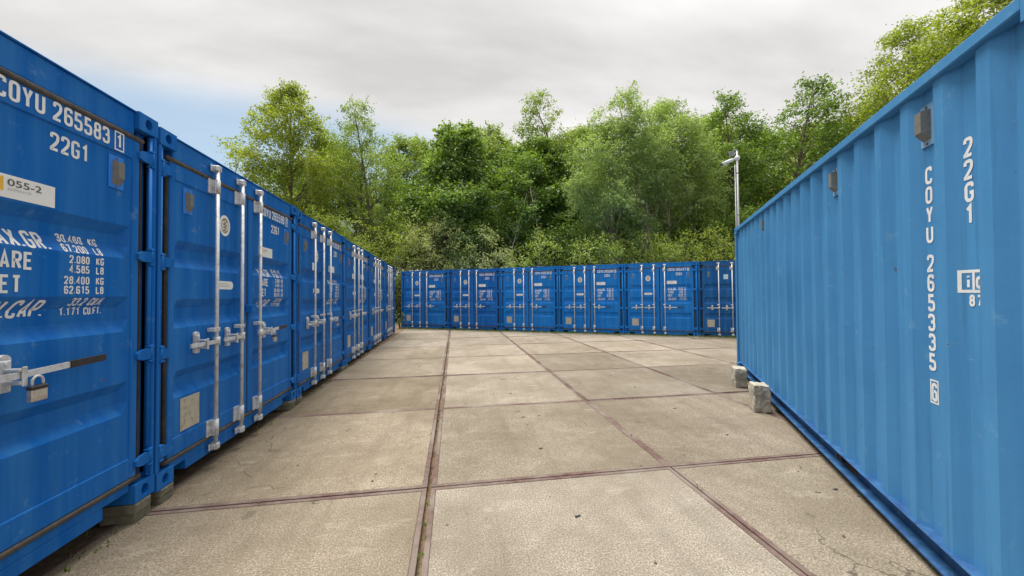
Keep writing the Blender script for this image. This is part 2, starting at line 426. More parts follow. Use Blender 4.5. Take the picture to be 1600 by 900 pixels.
# ------------------------------------------------------------------ lettering (narrow rounded strokes)
GLY = {
 'C': [[(1,.76),(1,1),(0,1),(0,0),(1,0),(1,.24)]], 'O': ['c',[(0,0),(1,0),(1,1),(0,1)]], '0': ['c',[(0,0),(1,0),(1,1),(0,1)]],
 'Y': [[(0,1),(.5,.45,0),(1,1)],[(.5,.47),(.5,0)]], 'U': [[(0,1),(0,0),(1,0),(1,1)]],
 '2': [[(0,.74),(0,1),(1,1),(1,.58),(0,.06,0),(0,0,0),(1,0)]],
 '6': [[(.95,.80),(.95,1),(0,1),(0,0),(1,0),(1,.56),(.06,.56)]],
 '5': [[(.95,1),(.05,1,0),(.05,.57,0),(1,.57),(1,0),(0,0),(0,.22)]],
 '8': ['c',[(.06,.54),(.94,.54),(.94,1),(.06,1)],'c',[(0,0),(1,0),(1,.54),(0,.54)]],
 '3': [[(0,.78),(0,1),(.95,1),(.95,.54),(.35,.54)],[(.35,.54),(1,.54),(1,0),(0,0),(0,.22)]],
 '1': [[(.12,.80),(.6,1,0),(.6,0)]], '4': [[(.72,0),(.72,1,0),(0,.3,0),(1,.3)]], '7': [[(0,1),(1,1,0),(.36,0)]],
 '9': [[(.05,.2),(.05,0),(1,0),(1,1),(0,1),(0,.44),(.94,.44)]],
 'G': [[(1,.78),(1,1),(0,1),(0,0),(1,0),(1,.46,0),(.55,.46)]],
 'M': [[(0,0),(0,1,0),(.5,.35,0),(1,1,0),(1,0)]], 'A': [[(0,0),(.5,1,0),(1,0)],[(.2,.28),(.8,.28)]],
 'X': [[(0,0),(1,1)],[(0,1),(1,0)]], 'R': [[(0,0),(0,1,0),(1,1),(1,.5),(0,.5)],[(.5,.5),(1,0)]],
 'T': [[(0,1),(1,1)],[(.5,.95),(.5,0)]], 'E': [[(1,1),(0,1,0),(0,0,0),(1,0)],[(0,.53),(.85,.53)]],
 'N': [[(0,0),(0,1,0),(1,0,0),(1,1)]], 'K': [[(0,0),(0,1)],[(1,1),(.05,.42)],[(.3,.6),(1,0)]],
 'L': [[(0,1),(0,0,0),(1,0)]], 'B': ['c',[(0,.53),(.9,.53),(.9,1),(0,1)],'c',[(0,0),(1,0),(1,.53),(0,.53)]],
 'P': [[(0,0),(0,1,0),(1,1),(1,.46),(0,.46)]], 'F': [[(0,0),(0,1,0),(1,1)],[(0,.5),(.85,.5)]],
 '.': [[(0,0),(0,.09)]], '-': [[(0,.45),(1,.45)]], 'i': [[(.5,0),(.5,.66)],[(.5,.86),(.5,1.0)]], 'c': [[(1,.5),(1,.66),(0,.66),(0,0),(1,0),(1,.16)]],
}
def rounded(pts, r, closed, asp):
    out = []; n = len(pts)
    for i, p in enumerate(pts):
        q = Vector((p[0]*asp, p[1])); rr = r if len(p) < 3 else p[2]
        if (not closed and i in (0,n-1)) or rr == 0: out.append(q); continue
        a = pts[(i-1) % n]; b = pts[(i+1) % n]
        va = Vector((a[0]*asp,a[1]))-q; vb = Vector((b[0]*asp,b[1]))-q
        k = min(rr, va.length*.5, vb.length*.5)
        A = q+va.normalized()*k; B = q+vb.normalized()*k
        for t in (0,.25,.5,.75,1): out.append(A*(1-t)**2+q*2*t*(1-t)+B*t*t)
    res = [out[0]]
    for p in out[1:]:
        if (p-res[-1]).length > 1e-4: res.append(p)
    if closed and (res[0]-res[-1]).length < 1e-4: res.pop()
    return res
def ribbon(pts, th, closed):
    n = len(pts); L_ = []; R_ = []
    for i in range(n):
        if closed: d1 = (pts[i]-pts[i-1]).normalized(); d2 = (pts[(i+1) % n]-pts[i]).normalized()
        else:
            d1 = (pts[i]-pts[i-1]).normalized() if i else (pts[1]-pts[0]).normalized()
            d2 = (pts[i+1]-pts[i]).normalized() if i < n-1 else d1
        n1 = Vector((-d1.y,d1.x)); n2 = Vector((-d2.y,d2.x)); mm = n1+n2
        mm = mm.normalized() if mm.length > 1e-5 else n1
        k = th*.5/max(mm.dot(n1), .42)
        L_.append(pts[i]+mm*k); R_.append(pts[i]-mm*k)
    return L_, R_
class Text2D:
    """flat lettering collected in (u, v, lift)"""
    def __init__(s): s.v = []; s.f = []; s.k = 0
    def stroke(s, pts, th, closed=False):
        L_, R_ = ribbon(pts, th, closed); n = len(pts); o = len(s.v); s.k += 1; lift = (s.k % 3)*.00035
        for a, b in zip(L_, R_): s.v += [(a.x,a.y,lift),(b.x,b.y,lift)]
        for i in range(n if closed else n-1):
            j = (i+1) % n; s.f.append((o+2*i+1, o+2*j+1, o+2*j, o+2*i))
    def rect(s, u0, u1, v0, v1, lift=0):
        o = len(s.v); s.v += [(u0,v0,lift),(u1,v0,lift),(u1,v1,lift),(u0,v1,lift)]; s.f.append((o,o+1,o+2,o+3))
    def frame(s, u0, u1, v0, v1, t):
        s.rect(u0,u1,v0,v0+t); s.rect(u0,u1,v1-t,v1); s.rect(u0,u0+t,v0+t,v1-t); s.rect(u1-t,u1,v0+t,v1-t)
    def char(s, ch, u, v, h, w, th, slant=0):
        g = GLY.get(ch)
        if g is None: return
        ww = w-th; hh = h-th; i = 0
        while i < len(g):
            closed = g[i] == 'c'
            if closed: i += 1
            pts = rounded(g[i], .26, closed, ww/hh)
            P = [Vector((u+th/2+p.x*hh+(p.y*hh*slant), v+th/2+p.y*hh)) for p in pts]
            s.stroke(P, th, closed); i += 1
    def line(s, txt, u, v, h, w, th, gap, slant=0, right=False):
        adv = [(w*.42 if ch == ' ' else th+gap if ch == '.' else w+gap) for ch in txt]
        if right: u -= sum(adv)-gap
        for ch, a in zip(txt, adv):
            if ch != ' ': s.char(ch, u, v, h, (th if ch == '.' else w), th, slant)
            u += a
        return u
    def build(s, name, mat, place, usplit=(), vsplit=()):
        bm = bmesh.new(); vs = [bm.verts.new(p) for p in s.v]
        for f in s.f:
            try: bm.faces.new([vs[i] for i in f])
            except ValueError: pass
        for val, nrm in [(a,(1,0,0)) for a in usplit]+[(a,(0,1,0)) for a in vsplit]:
            co = (val,0,0) if nrm[0] else (0,val,0)
            bmesh.ops.bisect_plane(bm, geom=bm.verts[:]+bm.edges[:]+bm.faces[:], plane_co=co, plane_no=nrm, dist=1e-6)
        for v in bm.verts: v.co = place(v.co.x, v.co.y, v.co.z)
        bm.normal_update()
        me = bpy.data.meshes.new(name); bm.to_mesh(me); bm.free(); me.materials.append(mat); return me

# ------------------------------------------------------------------ shipping container, built in local metres:
# x across the door end, y into the container (door end at 0), z up
CW, CL, CH = 2.438, 6.058, 2.591
DF, DP = .020, .029                    # door frame and door panel, set back from the castings
RECZ = [(1.81,1.747,1.678,1.60), (1.355,1.287,1.206,1.13), (.805,.745,.67,.60)]
RD = .046
def recess(z):
    for a, b, c_, d in RECZ:
        if d <= z <= a:
            if z > b: return RD*(a-z)/(a-b)
            if z < c_: return RD*(z-d)/(c_-d)
            return RD
    return 0.0
VSPLIT = [q for r_ in RECZ for q in r_]
def on_panel(u, v, lift): return (u, DP+recess(v)-.0016-lift, v)
def on_frame(u, v, lift): return (u, DF-.0016-lift, v)
SW = .026
CP = .278                              # pitch of the side corrugation
C0 = 5.620-21*CP                       # distance of the first outer flat from the blank end
def side_prof(u):
    if u < .16 or u > CL-.16: return 0.0
    t = (u-5.620) % CP
    if t < .070: return 0.0
    if t < .138: return .036*(t-.070)/.068
    if t < .210: return .036
    return .036*(CP-t)/.068
def side_breaks():
    us = []
    k = -24
    while k < 4:
        for q in (0,.070,.138,.210):
            u = 5.620+k*CP+q
            if .16 < u < CL-.16: us.append(u)
        k += 1
    return [.05,.16]+us+[CL-.16,CL-.05]

def container_meshes():
    P = M['paint']; D = {}
    # corner castings with oval apertures on every outer face
    def casting(right, back, top):
        mb = MB(); w, l, h = .162, .178, .118
        x0 = CW-w if right else 0; y0 = CL-l if back else 0; z0 = CH-h if top else 0
        x1, y1, z1 = x0+w, y0+l, z0+h
        cx, cy, cz = (x0+x1)/2, (y0+y1)/2, (z0+z1)/2
        X, Y, Z = Vector((1,0,0)), Vector((0,1,0)), Vector((0,0,1))
        ox = 1 if right else -1; oy = 1 if back else -1; oz = 1 if top else -1
        mb.holed((cx,(y1 if back else y0),cz), X, Z, Y*oy, w/2, h/2, .030, .036, .05)
        mb.holed(((x1 if right else x0),cy,cz), Y, Z, X*ox, l/2, h/2, .036, .030, .05)
        mb.holed((cx,cy,(z1 if top else z0)), X, Y, Z*oz, w/2, l/2, .030, .055, .04)
        ix, iy, iz = (x0 if right else x1), (y0 if back else y1), (z0 if top else z1)
        mb.add([(ix,y0,z0),(ix,y1,z0),(ix,y1,z1),(ix,y0,z1)], [(0,1,2,3)])
        mb.add([(x0,iy,z0),(x1,iy,z0),(x1,iy,z1),(x0,iy,z1)], [(0,1,2,3)])
        mb.add([(x0,y0,iz),(x1,y0,iz),(x1,y1,iz),(x0,y1,iz)], [(0,1,2,3)])
        me = bpy.data.meshes.new('corner_casting'); me.from_pydata(mb.v, [], mb.f); me.materials.append(P)
        return me
    D['castings'] = [casting(r_,b_,t_) for r_ in (0,1) for b_ in (0,1) for t_ in (0,1)]
    # door-end posts: outer flange, recessed back
    def post(right):
        mb = MB(); f = lambda x: CW-x if right else x
        def bx(a, b, y0, y1): mb.cbox(min(f(a),f(b)), max(f(a),f(b)), y0, y1, .118, CH-.118, .006)
        bx(.0,.026,.004,.15); bx(.026,.088,.066,.15)
        mb.tube([(f(.036),.022,.13),(f(.036),.022,CH-.13)], .013, 8)
        return mb.mesh('corner_post', P)
    D['posts'] = [post(0), post(1)]
    def backpost(right):
        mb = MB(); x0 = CW-.09 if right else .002
        mb.cbox(x0, x0+.088, CL-.10, CL-.003, .118, CH-.118, .008); return mb.mesh('corner_post', P)
    D['backposts'] = [backpost(0), backpost(1)]
    # header with drip lip, and door sill with notches beside the castings
    mb = MB(); mb.cbox(.163, CW-.163, .026, .16, 2.424, CH-.012, .006); mb.cbox(.163, CW-.163, .014, .10, CH-.011, CH-.002, .003)
    D['header'] = mb.mesh('header_beam', P)
    mb = MB()
    mb.cbox(.163, CW-.163, .032, .14, .082, .138, .005); mb.cbox(.345, CW-.345, .032, .14, .008, .0815, .005)
    D['sill'] = mb.mesh('door_sill', P)
    # gaskets round the two doors
    D['gaskets'] = []
    for a in ((.09, CW-.09, .013, .075, 2.390, 2.4235), (.09, CW-.09, .012, .075, .1385, .172)):
        mb = MB(); mb.cbox(*a, .010); D['gaskets'].append(mb.mesh('gasket', M['gasket']))
    for a in ((.096, .124, .024, .075, .172, 2.390), (CW-.124, CW-.096, .024, .075, .172, 2.390), (1.206, 1.232, .026, .075, .172, 2.390)):
        mb = MB(); mb.cbox(*a, .008); D['gaskets'].append(mb.mesh('gasket', M['rubber']))
    # doors
    def door(x0, x1, px0, px1):
        mb = MB(); y0, y1 = DF, .072; zt, zb = 2.389, .173; pt, pb = 2.262, .305
        mb.cbox(x0, px0, y0, y1, zb, zt, .006); mb.cbox(px1, x1, y0, y1, zb, zt, .006)
        mb.cbox(px0, px1, y0, y1, pt, zt, .005); mb.cbox(px0, px1, y0, y1, zb, pb, .005)
        fr = mb.mesh('door', P)
        mb = MB()
        zs = [pb-.004]; 
        for r_ in reversed(RECZ): zs += list(reversed(r_))
        zs.append(pt+.004); xs = [px0-.004, px0+.012, px0+.045, px1-.045, px1-.012, px1+.004]
        vs = [(x, DP+(recess(z) if 1 < i < 4 else 0), z) for z in zs for i, x in enumerate(xs)]
        nx = len(xs); fs = [(j*nx+i,j*nx+i+1,(j+1)*nx+i+1,(j+1)*nx+i) for j in range(len(zs)-1) for i in range(nx-1)]
        mb.add(vs, fs); pn = mb.mesh('door_panel', P)
        return fr, pn
    D['doorL'] = door(.126, 1.204, .180, 1.118); D['doorR'] = door(1.234, CW-.126, 1.320, CW-.180)
    def hinge(right, z):
        mb = MB(); f = lambda x: CW-x if right else x
        poly = [(.020,.036),(.06,.040),(.115,.034),(.150,.014),(.150,-.020),(.115,-.034),(.06,-.036),(.020,-.036)]
        pts = [(f(a), z+b) for a, b in poly]
        mb.prism(pts, 'y', .001, .0195)
        for dz in (-.05,.05): mb.cbox(min(f(.018),f(.058)), max(f(.018),f(.058)), -.006, .03, z+dz-.006, z+dz+.006, .002)
        mb.tube([(f(.036),.006,z-.062),(f(.036),.006,z+.062)], .011, 8)
        return mb.mesh('hinge', P)
    HZ = (2.305, 1.625, .96, .255)
    D['hingeL'] = [hinge(0,z) for z in HZ]; D['hingeR'] = [hinge(1,z) for z in HZ]
    # locking rods and their fittings
    RY = -.026
    def rod(x):
        mb = MB(); mb.tube([(x,RY,.075),(x,RY,2.50)], .0155, 12); 
        for za, zb in ((.045,.10),(2.475,2.525)):
            mb.cbox(x-.026, x+.026, RY-.022, RY+.030, za, zb, .006)
        return mb.mesh('lock_rod', M['galv'])
    def keeper(x, z, s_):
        mb = MB()
        mb.cbox(x-.038, x-.012, RY-.012, .010, z-.02, z+.02, .004); mb.cbox(x+.012, x+.038, RY-.012, .010, z-.02, z+.02, .004)
        mb.cbox(x-.045, x+.045, RY+.024, .0105, z-.028, z+.028, .003)
        return mb.mesh('rod_keeper', M['galv'])
    def guide(x, za, zb):
        mb = MB()
        mb.cbox(x-.062, x-.018, .006, DF-.0005, za, zb, .003)
        mb.tube([(x,RY,za),(x,RY,zb)], .0215, 12); mb.cbox(x-.03, x+.018, RY, DF-.001, za+.004, zb-.004, .003)
        for z in (za+.02, zb-.02): mb.tube([(x-.045,.007,z),(x-.045,.001,z)], .007, 6)
        return mb.mesh('rod_guide', M['galv'])
    def midguide(x, z):
        mb = MB(); mb.cbox(x-.058, x+.022, RY-.020, DF-.001, z-.017, z+.017, .004); return mb.mesh('rod_guide', M['galv'])
    RODS = (.622, 1.025, 1.385); D['rods'] = []
    for x in RODS:
        subs = [('rod_keeper', keeper(x, .072, -1)), ('rod_keeper', keeper(x, 2.50, 1)),
                ('rod_guide', guide(x,.165,.305)), ('rod_guide', guide(x,2.275,2.40)), ('rod_guide', midguide(x,1.085))]
        D['rods'].append((rod(x), subs))
    def handle(x, xe, xc, dz=0):
        sg = 1 if xe > x else -1; z = .985
        mb = MB()
        mb.tube([(x,RY,z-.035),(x,RY,z+.035)], .027, 12)
        pts = []
        for t in np.linspace(0,1,9):
            xx = x+(xe-x)*t
            pts.append((xx, RY-.020-.012*math.sin(math.pi*t), z+dz*t))
        for (a, b) in zip(pts[:-1], pts[1:]):
            vs = []
            for p in (a,b):
                for dy, dzz in ((-.006,-.015),(.006,-.015),(.006,.015),(-.006,.015)): vs.append((p[0],p[1]+dy,p[2]+dzz))
            mb.add(vs, [(0,1,5,4),(1,2,6,5),(2,3,7,6),(3,0,4,7),(0,3,2,1),(4,5,6,7)])
        hm = mb.mesh('handle', M['galv'])
        mb = MB()
        mb.tube([(xc-.028,.003,z+.075),(xc-.028,DF+.008,z+.075)], .026, 10); 
        mb.cbox(xc-.054, xc-.002, -.002, DF+.008, z-.075, z+.075, .006)
        mb.cbox(xc-.040, xc-.016, RY-.042, -.001, z+.020, z+.036, .004); mb.cbox(xc-.040, xc-.016, RY-.042, -.001, z-.040, z-.022, .004)
        mb.cbox(xc-.038, xc-.016, RY-.050, RY-.041, z-.048, z+.044, .003)
        mb.tube([(xc-.028,.000,z+.058),(xc-.028,-.008,z+.058)], .010, 8)
        return hm, mb.mesh('handle_catch', M['galv'])
    D['handles'] = [handle(.622,.262,.45), handle(1.025,.70,.885), handle(1.385,1.80,1.575,.012)]
    mb = MB(); vs = []
    for (x, y) in ((1.78,RY-.024),(1.985,RY-.020)):
        zz = .985+.012*(x-1.385)/.415
        for dy, dz in ((-.010,-.018),(.010,-.018),(.010,.018),(-.010,.018)): vs.append((x,y+dy,zz+dz))
    mb.add(vs, [(0,1,5,4),(1,2,6,5),(2,3,7,6),(3,0,4,7),(0,3,2,1),(4,5,6,7)]); D['grip'] = mb.mesh('handle_grip', M['grip'])
    # ventilators on the doors
    def vent(x0):
        mb = MB(); mb.cbox(x0, x0+.105, DP-.006, DP-.0005, 2.03, 2.235, .002)
        base = mb.mesh('vent', P)
        mb = MB(); y1 = DP-.0065; y0 = y1-.028; a, b = x0+.022, x0+.083
        vs = [(a,y1,2.055),(b,y1,2.055),(b,y1,2.205),(a,y1,2.205),(a+.010,y0,2.095),(b-.010,y0,2.095),(b-.010,y0,2.195),(a+.010,y0,2.195)]
        mb.add(vs, [(0,1,5,4),(1,2,6,5),(2,3,7,6),(3,0,4,7),(4,5,6,7),(0,3,2,1)])
        for z in (2.042, 2.222): mb.tube([(x0+.052,y1-.006,z),(x0+.052,y1,z)], .006, 6)
        return base, mb.mesh('vent_cover', M['vent'])
    D['vents'] = [vent(.275), vent(2.088)]
    # lock box welded over the middle gap
    mb = MB(); mb.cbox(1.175, 1.262, -.052, DF-.001, 1.205, 1.285, .006); mb.cbox(1.165, 1.272, -.056, -.0525, 1.280, 1.292, .002)
    D['lockbox'] = mb.mesh('lock_box', P)
    # stickers and plates on the left door
    def disc(cx, cz, rx, rz, y, th, mat, name, n=28):
        mb = MB(); mb.prism([(cx+rx*math.cos(2*math.pi*k/n), cz+rz*math.sin(2*math.pi*k/n)) for k in range(n)], 'y', y-th, y); return mb.mesh(name, mat)
    yp = DP-.0005
    D['emblem'] = disc(.832, 2.035, .083, .098, yp, .0015, M['label'], 'round_sticker')
    t2 = Text2D()
    ring = [Vector((.832+.052*math.cos(a), 2.035+.066*math.sin(a))) for a in np.linspace(0,2*math.pi,24,endpoint=False)]
    t2.stroke(ring, .009, True)
    for k in range(7):
        a = k*.9; p = Vector((.832+.034*math.cos(a), 2.035+.046*math.sin(a))); q = Vector((.832+.012*math.cos(a+1.2), 2.035+.014*math.sin(a+1.2)))
        t2.stroke([p,q], .011)
    t2.stroke([Vector((.800,2.075)),Vector((.832,2.095)),Vector((.862,2.072))], .010); t2.stroke([Vector((.805,1.99)),Vector((.858,1.985))], .012)
    D['emblem_print'] = t2.build('emblem_print', M['gold'], lambda u,v,l: (u, yp-.0021-l, v))
    pts = []
    for cx, a0 in ((.935,-90),(.735,90)):
        for k in range(9):
            a = R(a0+180*k/8); pts.append((cx+.038*math.cos(a), 1.478+.038*math.sin(a)))
    mb = MB(); mb.prism(pts, 'y', yp-.0015, yp); D['pill'] = mb.mesh('oblong_sticker', M['label'])
    t2 = Text2D()
    for k in range(3): t2.rect(.745, .925-.02*k, 1.462+k*.014, 1.468+k*.014)
    D['pill_print'] = t2.build('sticker_print', M['faint'], lambda u,v,l: (u, yp-.0021, v))
    mb = MB(); mb.cbox(.268, .490, DP-.0035, yp, .325, .578, .001); D['plate'] = mb.mesh('data_plate', M['plate'])
    for xx in ():
        pass
    mb = MB()
    for xx in (.282,.476):
        for zz in (.339,.45,.564): mb.tube([(xx,DP-.0036,zz),(xx,DP-.0065,zz)], .005, 6)
    D['rivets'] = mb.mesh('rivets', M['steel'])
    mb = MB(); mb.cbox(.655, .80, DP-.0016, yp, 1.80, 1.915, .0005); D['square'] = mb.mesh('square_sticker', M['label'])
    # label on the right door
    mb = MB(); mb.cbox(1.462, 1.782, DP-.0022, yp, 1.822, 1.932, .0006); D['label'] = mb.mesh('number_label', M['label'])
    t2 = Text2D(); t2.rect(1.478,1.552,1.852,1.918); D['label_yellow'] = t2.build('label_square', M['yellow'], lambda u,v,l: (u, DP-.0030, v))
    t2 = Text2D()
    hp = [(1.498,1.893),(1.505,1.903),(1.515,1.896),(1.525,1.903),(1.533,1.893),(1.530,1.882),(1.515,1.868),(1.500,1.882)]
    t2.stroke([Vector(p) for p in hp], .006, True)
    D['label_mark'] = t2.build('label_mark', M['label'], lambda u,v,l: (u, DP-.0040-l, v))
    t2 = Text2D(); t2.rect(1.565,1.66,1.888,1.906); t2.rect(1.565,1.63,1.868,1.874)
    D['label_lines'] = t2.build('label_print', M['faint'], lambda u,v,l: (u, DP-.0034, v))
    # load table and type code shared by every container
    t2 = Text2D()
    t2.line('22G1', 1.752, 2.125, .098, .047, .0150, .0085); D['type_code'] = t2.build('type_code', M['white'], on_panel, (), VSPLIT)
    D['load'] = []
    def row(nm, txt, u, v, h, w, th, gap, sl, right=False):
        q = Text2D(); q.line(txt, u, v, h, w, th, gap, sl, right); D['load'].append((nm, q.build(nm, M['white'], on_panel, (), VSPLIT)))
    for txt, v, sl in (('MAX.GR.',1.598,0),('TARE',1.488,0),('NET',1.372,0),('CU.CAP.',1.250,.22)):
        row('load_name', txt, 1.492, v, .088, .042, .0135, .0075, sl)
    for a, b, v, sl in (('30.480','KG',1.654,0),('67.200','LB',1.600,0),('2.080','KG',1.540,0),('4.585','LB',1.486,0),('28.400','KG',1.424,0),('62.615','LB',1.370,0),('33.2','CU.M.',1.304,.22),('1.171','CU.FT.',1.250,0)):
        two = len(b) == 2
        row('load_value', a, 1.978, v, .044, .0225, .0075, .0045, sl, True)
        row('load_unit', b, 2.018 if two else 2.000, v, .044, .0225 if two else .020, .0075, .0045 if two else .003, sl)
    # corrugated side walls
    def side(right):
        mb = MB(); us = side_breaks(); vs = []; zs = np.linspace(.150, CH-.055, 17)
        for z in zs:
            for u in us:
                d = SW+side_prof(u); y = CL-u
                if .16 < u < 5.1: d += min(1,(5.1-u)*2)*.006*mnoise.noise(Vector((u*1.3, z*1.7, 3+right)))+min(1,(5.1-u)*2)*.003*mnoise.noise(Vector((u*4, z*3.1, 9+right)))
                vs.append((CW-d if right else d, y, z))
        n = len(us); mb.add(vs, [(j*n+i,j*n+i+1,(j+1)*n+i+1,(j+1)*n+i) for j in range(len(zs)-1) for i in range(n-1)])
        return mb.mesh('side_wall', P)
    D['sides'] = [side(0), side(1)]
    def toprail(right):
        mb = MB(); x0 = CW-.063 if right else .003; mb.cbox(x0, x0+.060, .180, CL-.180, CH-.068, CH-.006, .006); return mb.mesh('top_rail', P)
    def botrail(right):
        # outward channel with fork pockets cut through the web
        mb = MB(); f = lambda a, b: (CW-b, CW-a) if right else (a, b)
        def bx(a, b, y0, y1, z0, z1): x0, x1 = f(a,b); mb.cbox(x0,x1,y0,y1,z0,z1,.003)
        bx(.006,.084,.180,CL-.180,.142,.152); bx(.003,.084,.180,CL-.180,.014,.0295)
        for y0, y1 in ((.180,CL-4.35),(CL-3.98,CL-2.08),(CL-1.71,CL-.180)):
            bx(.074,.084,y0,y1,.030,.1415)
        return mb.mesh('bottom_rail', P)
    D['toprails'] = [toprail(0), toprail(1)]; D['botrails'] = [botrail(0), botrail(1)]
    D['pockets'] = []
    for u in (4.165,1.895):
        mb = MB(); mb.box(.090, CW-.090, CL-u-.18, CL-u+.18, .02, .028); mb.box(.090, CW-.090, CL-u-.18, CL-u-.172, .028, .135); mb.box(.072, CW-.072, CL-u+.172, CL-u+.18, .028, .135)
        D['pockets'].append(mb.mesh('fork_pocket', M['rustlip']))
    mb = MB(); vs = []; ys = np.linspace(.05, CL-.05, 60)
    for i, y in enumerate(ys):
        zz = CH-.012-(.016 if i % 4 in (1,2) else 0); vs += [(.02,y,zz),(CW-.02,y,zz)]
    mb.add(vs, [(2*i,2*i+1,2*i+3,2*i+2) for i in range(len(ys)-1)]); D['roof'] = mb.mesh('roof', P)
    mb = MB(); vs = []; xs = np.linspace(.06, CW-.06, 41)
    for i, x in enumerate(xs):
        yy = CL-.012-(.036 if i % 4 in (1,2) else 0); vs += [(x,yy,.10),(x,yy,CH-.08)]
    mb.add(vs, [(2*i,2*i+1,2*i+3,2*i+2) for i in range(len(xs)-1)]); D['end'] = mb.mesh('end_wall', P)
    D['endbeams'] = []
    for a in ((.10, CW-.10, CL-.09, CL-.006, CH-.078, CH-.006), (.163, CW-.163, CL-.09, CL-.006, .02, .12)):
        mb = MB(); mb.cbox(*a, .006); D['endbeams'].append(mb.mesh('end_beam', P))
    mb = MB(); mb.box(.075, CW-.075, .145, CL-.095, .137, .160)
    for k in range(14): y = .35+k*.41; mb.box(.075, CW-.075, y, y+.05, .03, .1365)
    D['floor'] = mb.mesh('underfloor', M['floorwood'])
    # grey ventilator for the side wall, at the origin, facing -x
    mb = MB(); mb.cbox(-.006, 0, -.052, .052, -.112, .112, .002); b0 = mb.mesh('vent', P)
    mb = MB(); vs = [(-.0065,-.031,-.080),(-.0065,.031,-.080),(-.0065,.031,.080),(-.0065,-.031,.080),(-.044,-.026,-.040),(-.044,.026,-.040),(-.044,.026,.072),(-.044,-.026,.072)]
    mb.add(vs, [(0,1,5,4),(1,2,6,5),(2,3,7,6),(3,0,4,7),(4,5,6,7),(0,3,2,1)])
    for z in (-.098,.098): mb.tube([(-.0065,0,z),(-.014,0,z)], .007, 6)
    D['sidevent'] = (b0, mb.mesh('vent_cover', M['vent']))
    return D
CM = container_meshes()

def container(label, group, loc, rz, color, serial=None, check=None, style=0, tilt=0):
    root = empty('shipping_container', loc, rz); root.rotation_euler = (tilt,0,rz)
    tag(root, label, 'container', group)
    col = (*color, 1)
    pt = lambda name, me, par=root: obj(name, me, par, col)
    for i, me in enumerate(CM['castings']): pt('corner_casting', me)
    for me in CM['posts']: pt('corner_post', me)
    for me in CM['backposts']: pt('corner_post', me)
    for me in CM['sides']: pt('side_wall', me)
    for me in CM['toprails']: pt('top_rail', me)
    for me in CM['botrails']: pt('bottom_rail', me)
    pt('header_beam', CM['header']); pt('door_sill', CM['sill']); pt('roof', CM['roof'])
    pt('end_wall', CM['end']); pt('underfloor', CM['floor'])
    for me in CM['gaskets']: pt('gasket', me)
    for me in CM['endbeams']: pt('end_beam', me)
    for me in CM['pockets']: pt('fork_pocket', me)
    dl = pt('door', CM['doorL'][0]); dr = pt('door', CM['doorR'][0])
    pt('door_panel', CM['doorL'][1], dl); pt('door_panel', CM['doorR'][1], dr)
    for me in CM['hingeL']: pt('hinge', me, dl)
    for me in CM['hingeR']: pt('hinge', me, dr)
    for (rm, subs), (hm, cm) in zip(CM['rods'], CM['handles']):
        r_ = pt('lock_rod', rm)
        for nm, me in subs: pt(nm, me, r_)
        pt('handle', hm, r_); pt('handle_catch', cm, r_)
    pt('handle_grip', CM['grip'], r_)
    for b_, cv in CM['vents']:
        v = pt('vent', b_); v.color = tuple(min(1,x*1.6+.03) for x in col[:3])+(1,); pt('vent_cover', cv, v)
    if 'box' in str(style): pt('lock_box', CM['lockbox'])
    if 'stick' in str(style):
        e = pt('round_sticker', CM['emblem']); pt('emblem_print', CM['emblem_print'], e)
        p = pt('oblong_sticker', CM['pill']); pt('sticker_print', CM['pill_print'], p)
        if 'sq' in str(style): pt('square_sticker', CM['square'])
    pl = pt('data_plate', CM['plate']); pt('rivet', CM['rivets'], pl)
    if serial:
        t2 = Text2D(); t2.line('COYU', 1.500, 2.285, .100, .047, .0150, .0095); pt('owner_code', t2.build('owner_code', M['white'], on_frame))
        t2 = Text2D(); t2.line(serial, 1.754, 2.285, .100, .047, .0150, .0095); pt('serial_number', t2.build('serial_number', M['white'], on_frame))
        t2 = Text2D(); t2.frame(2.118, 2.186, 2.272, 2.392, .008); t2.char(check, 2.131, 2.290, .084, .042, .0145)
        pt('check_digit', t2.build('check_digit', M['white'], on_frame))
        pt('type_code', CM['type_code'])
        for nm, me in CM['load']: pt(nm, me)
        lb = pt('number_label', CM['label'])
        if 'yel' in str(style): pt('label_square', CM['label_yellow'], lb); pt('label_mark', CM['label_mark'], lb)
        if 'near' in str(style):
            for txt, u, v, sz, mt in (('055-2',1.566,1.882,.046,M['print']),('selfstock',1.567,1.860,.023,M['faint'])):
                cu = bpy.data.curves.new('print', 'FONT'); cu.body = txt; cu.size = sz; cu.offset = .0006 if sz > .03 else 0
                to = bpy.data.objects.new('print', cu); COL.objects.link(to)
                bpy.context.view_layer.update()
                me = bpy.data.meshes.new_from_object(to.evaluated_get(bpy.context.evaluated_depsgraph_get()))
                bpy.data.objects.remove(to); bpy.data.curves.remove(cu)
                wmax = max(v_.co.x for v_ in me.vertices)
                kx = (.150 if sz > .03 else .105)/wmax
                for v_ in me.vertices: v_.co = (u+v_.co.x*kx, DP-.0032, v+v_.co.y)
                me.materials.clear(); me.materials.append(mt); pt('label_print', me, lb)
        else: pt('label_print', CM['label_lines'], lb)
    return root

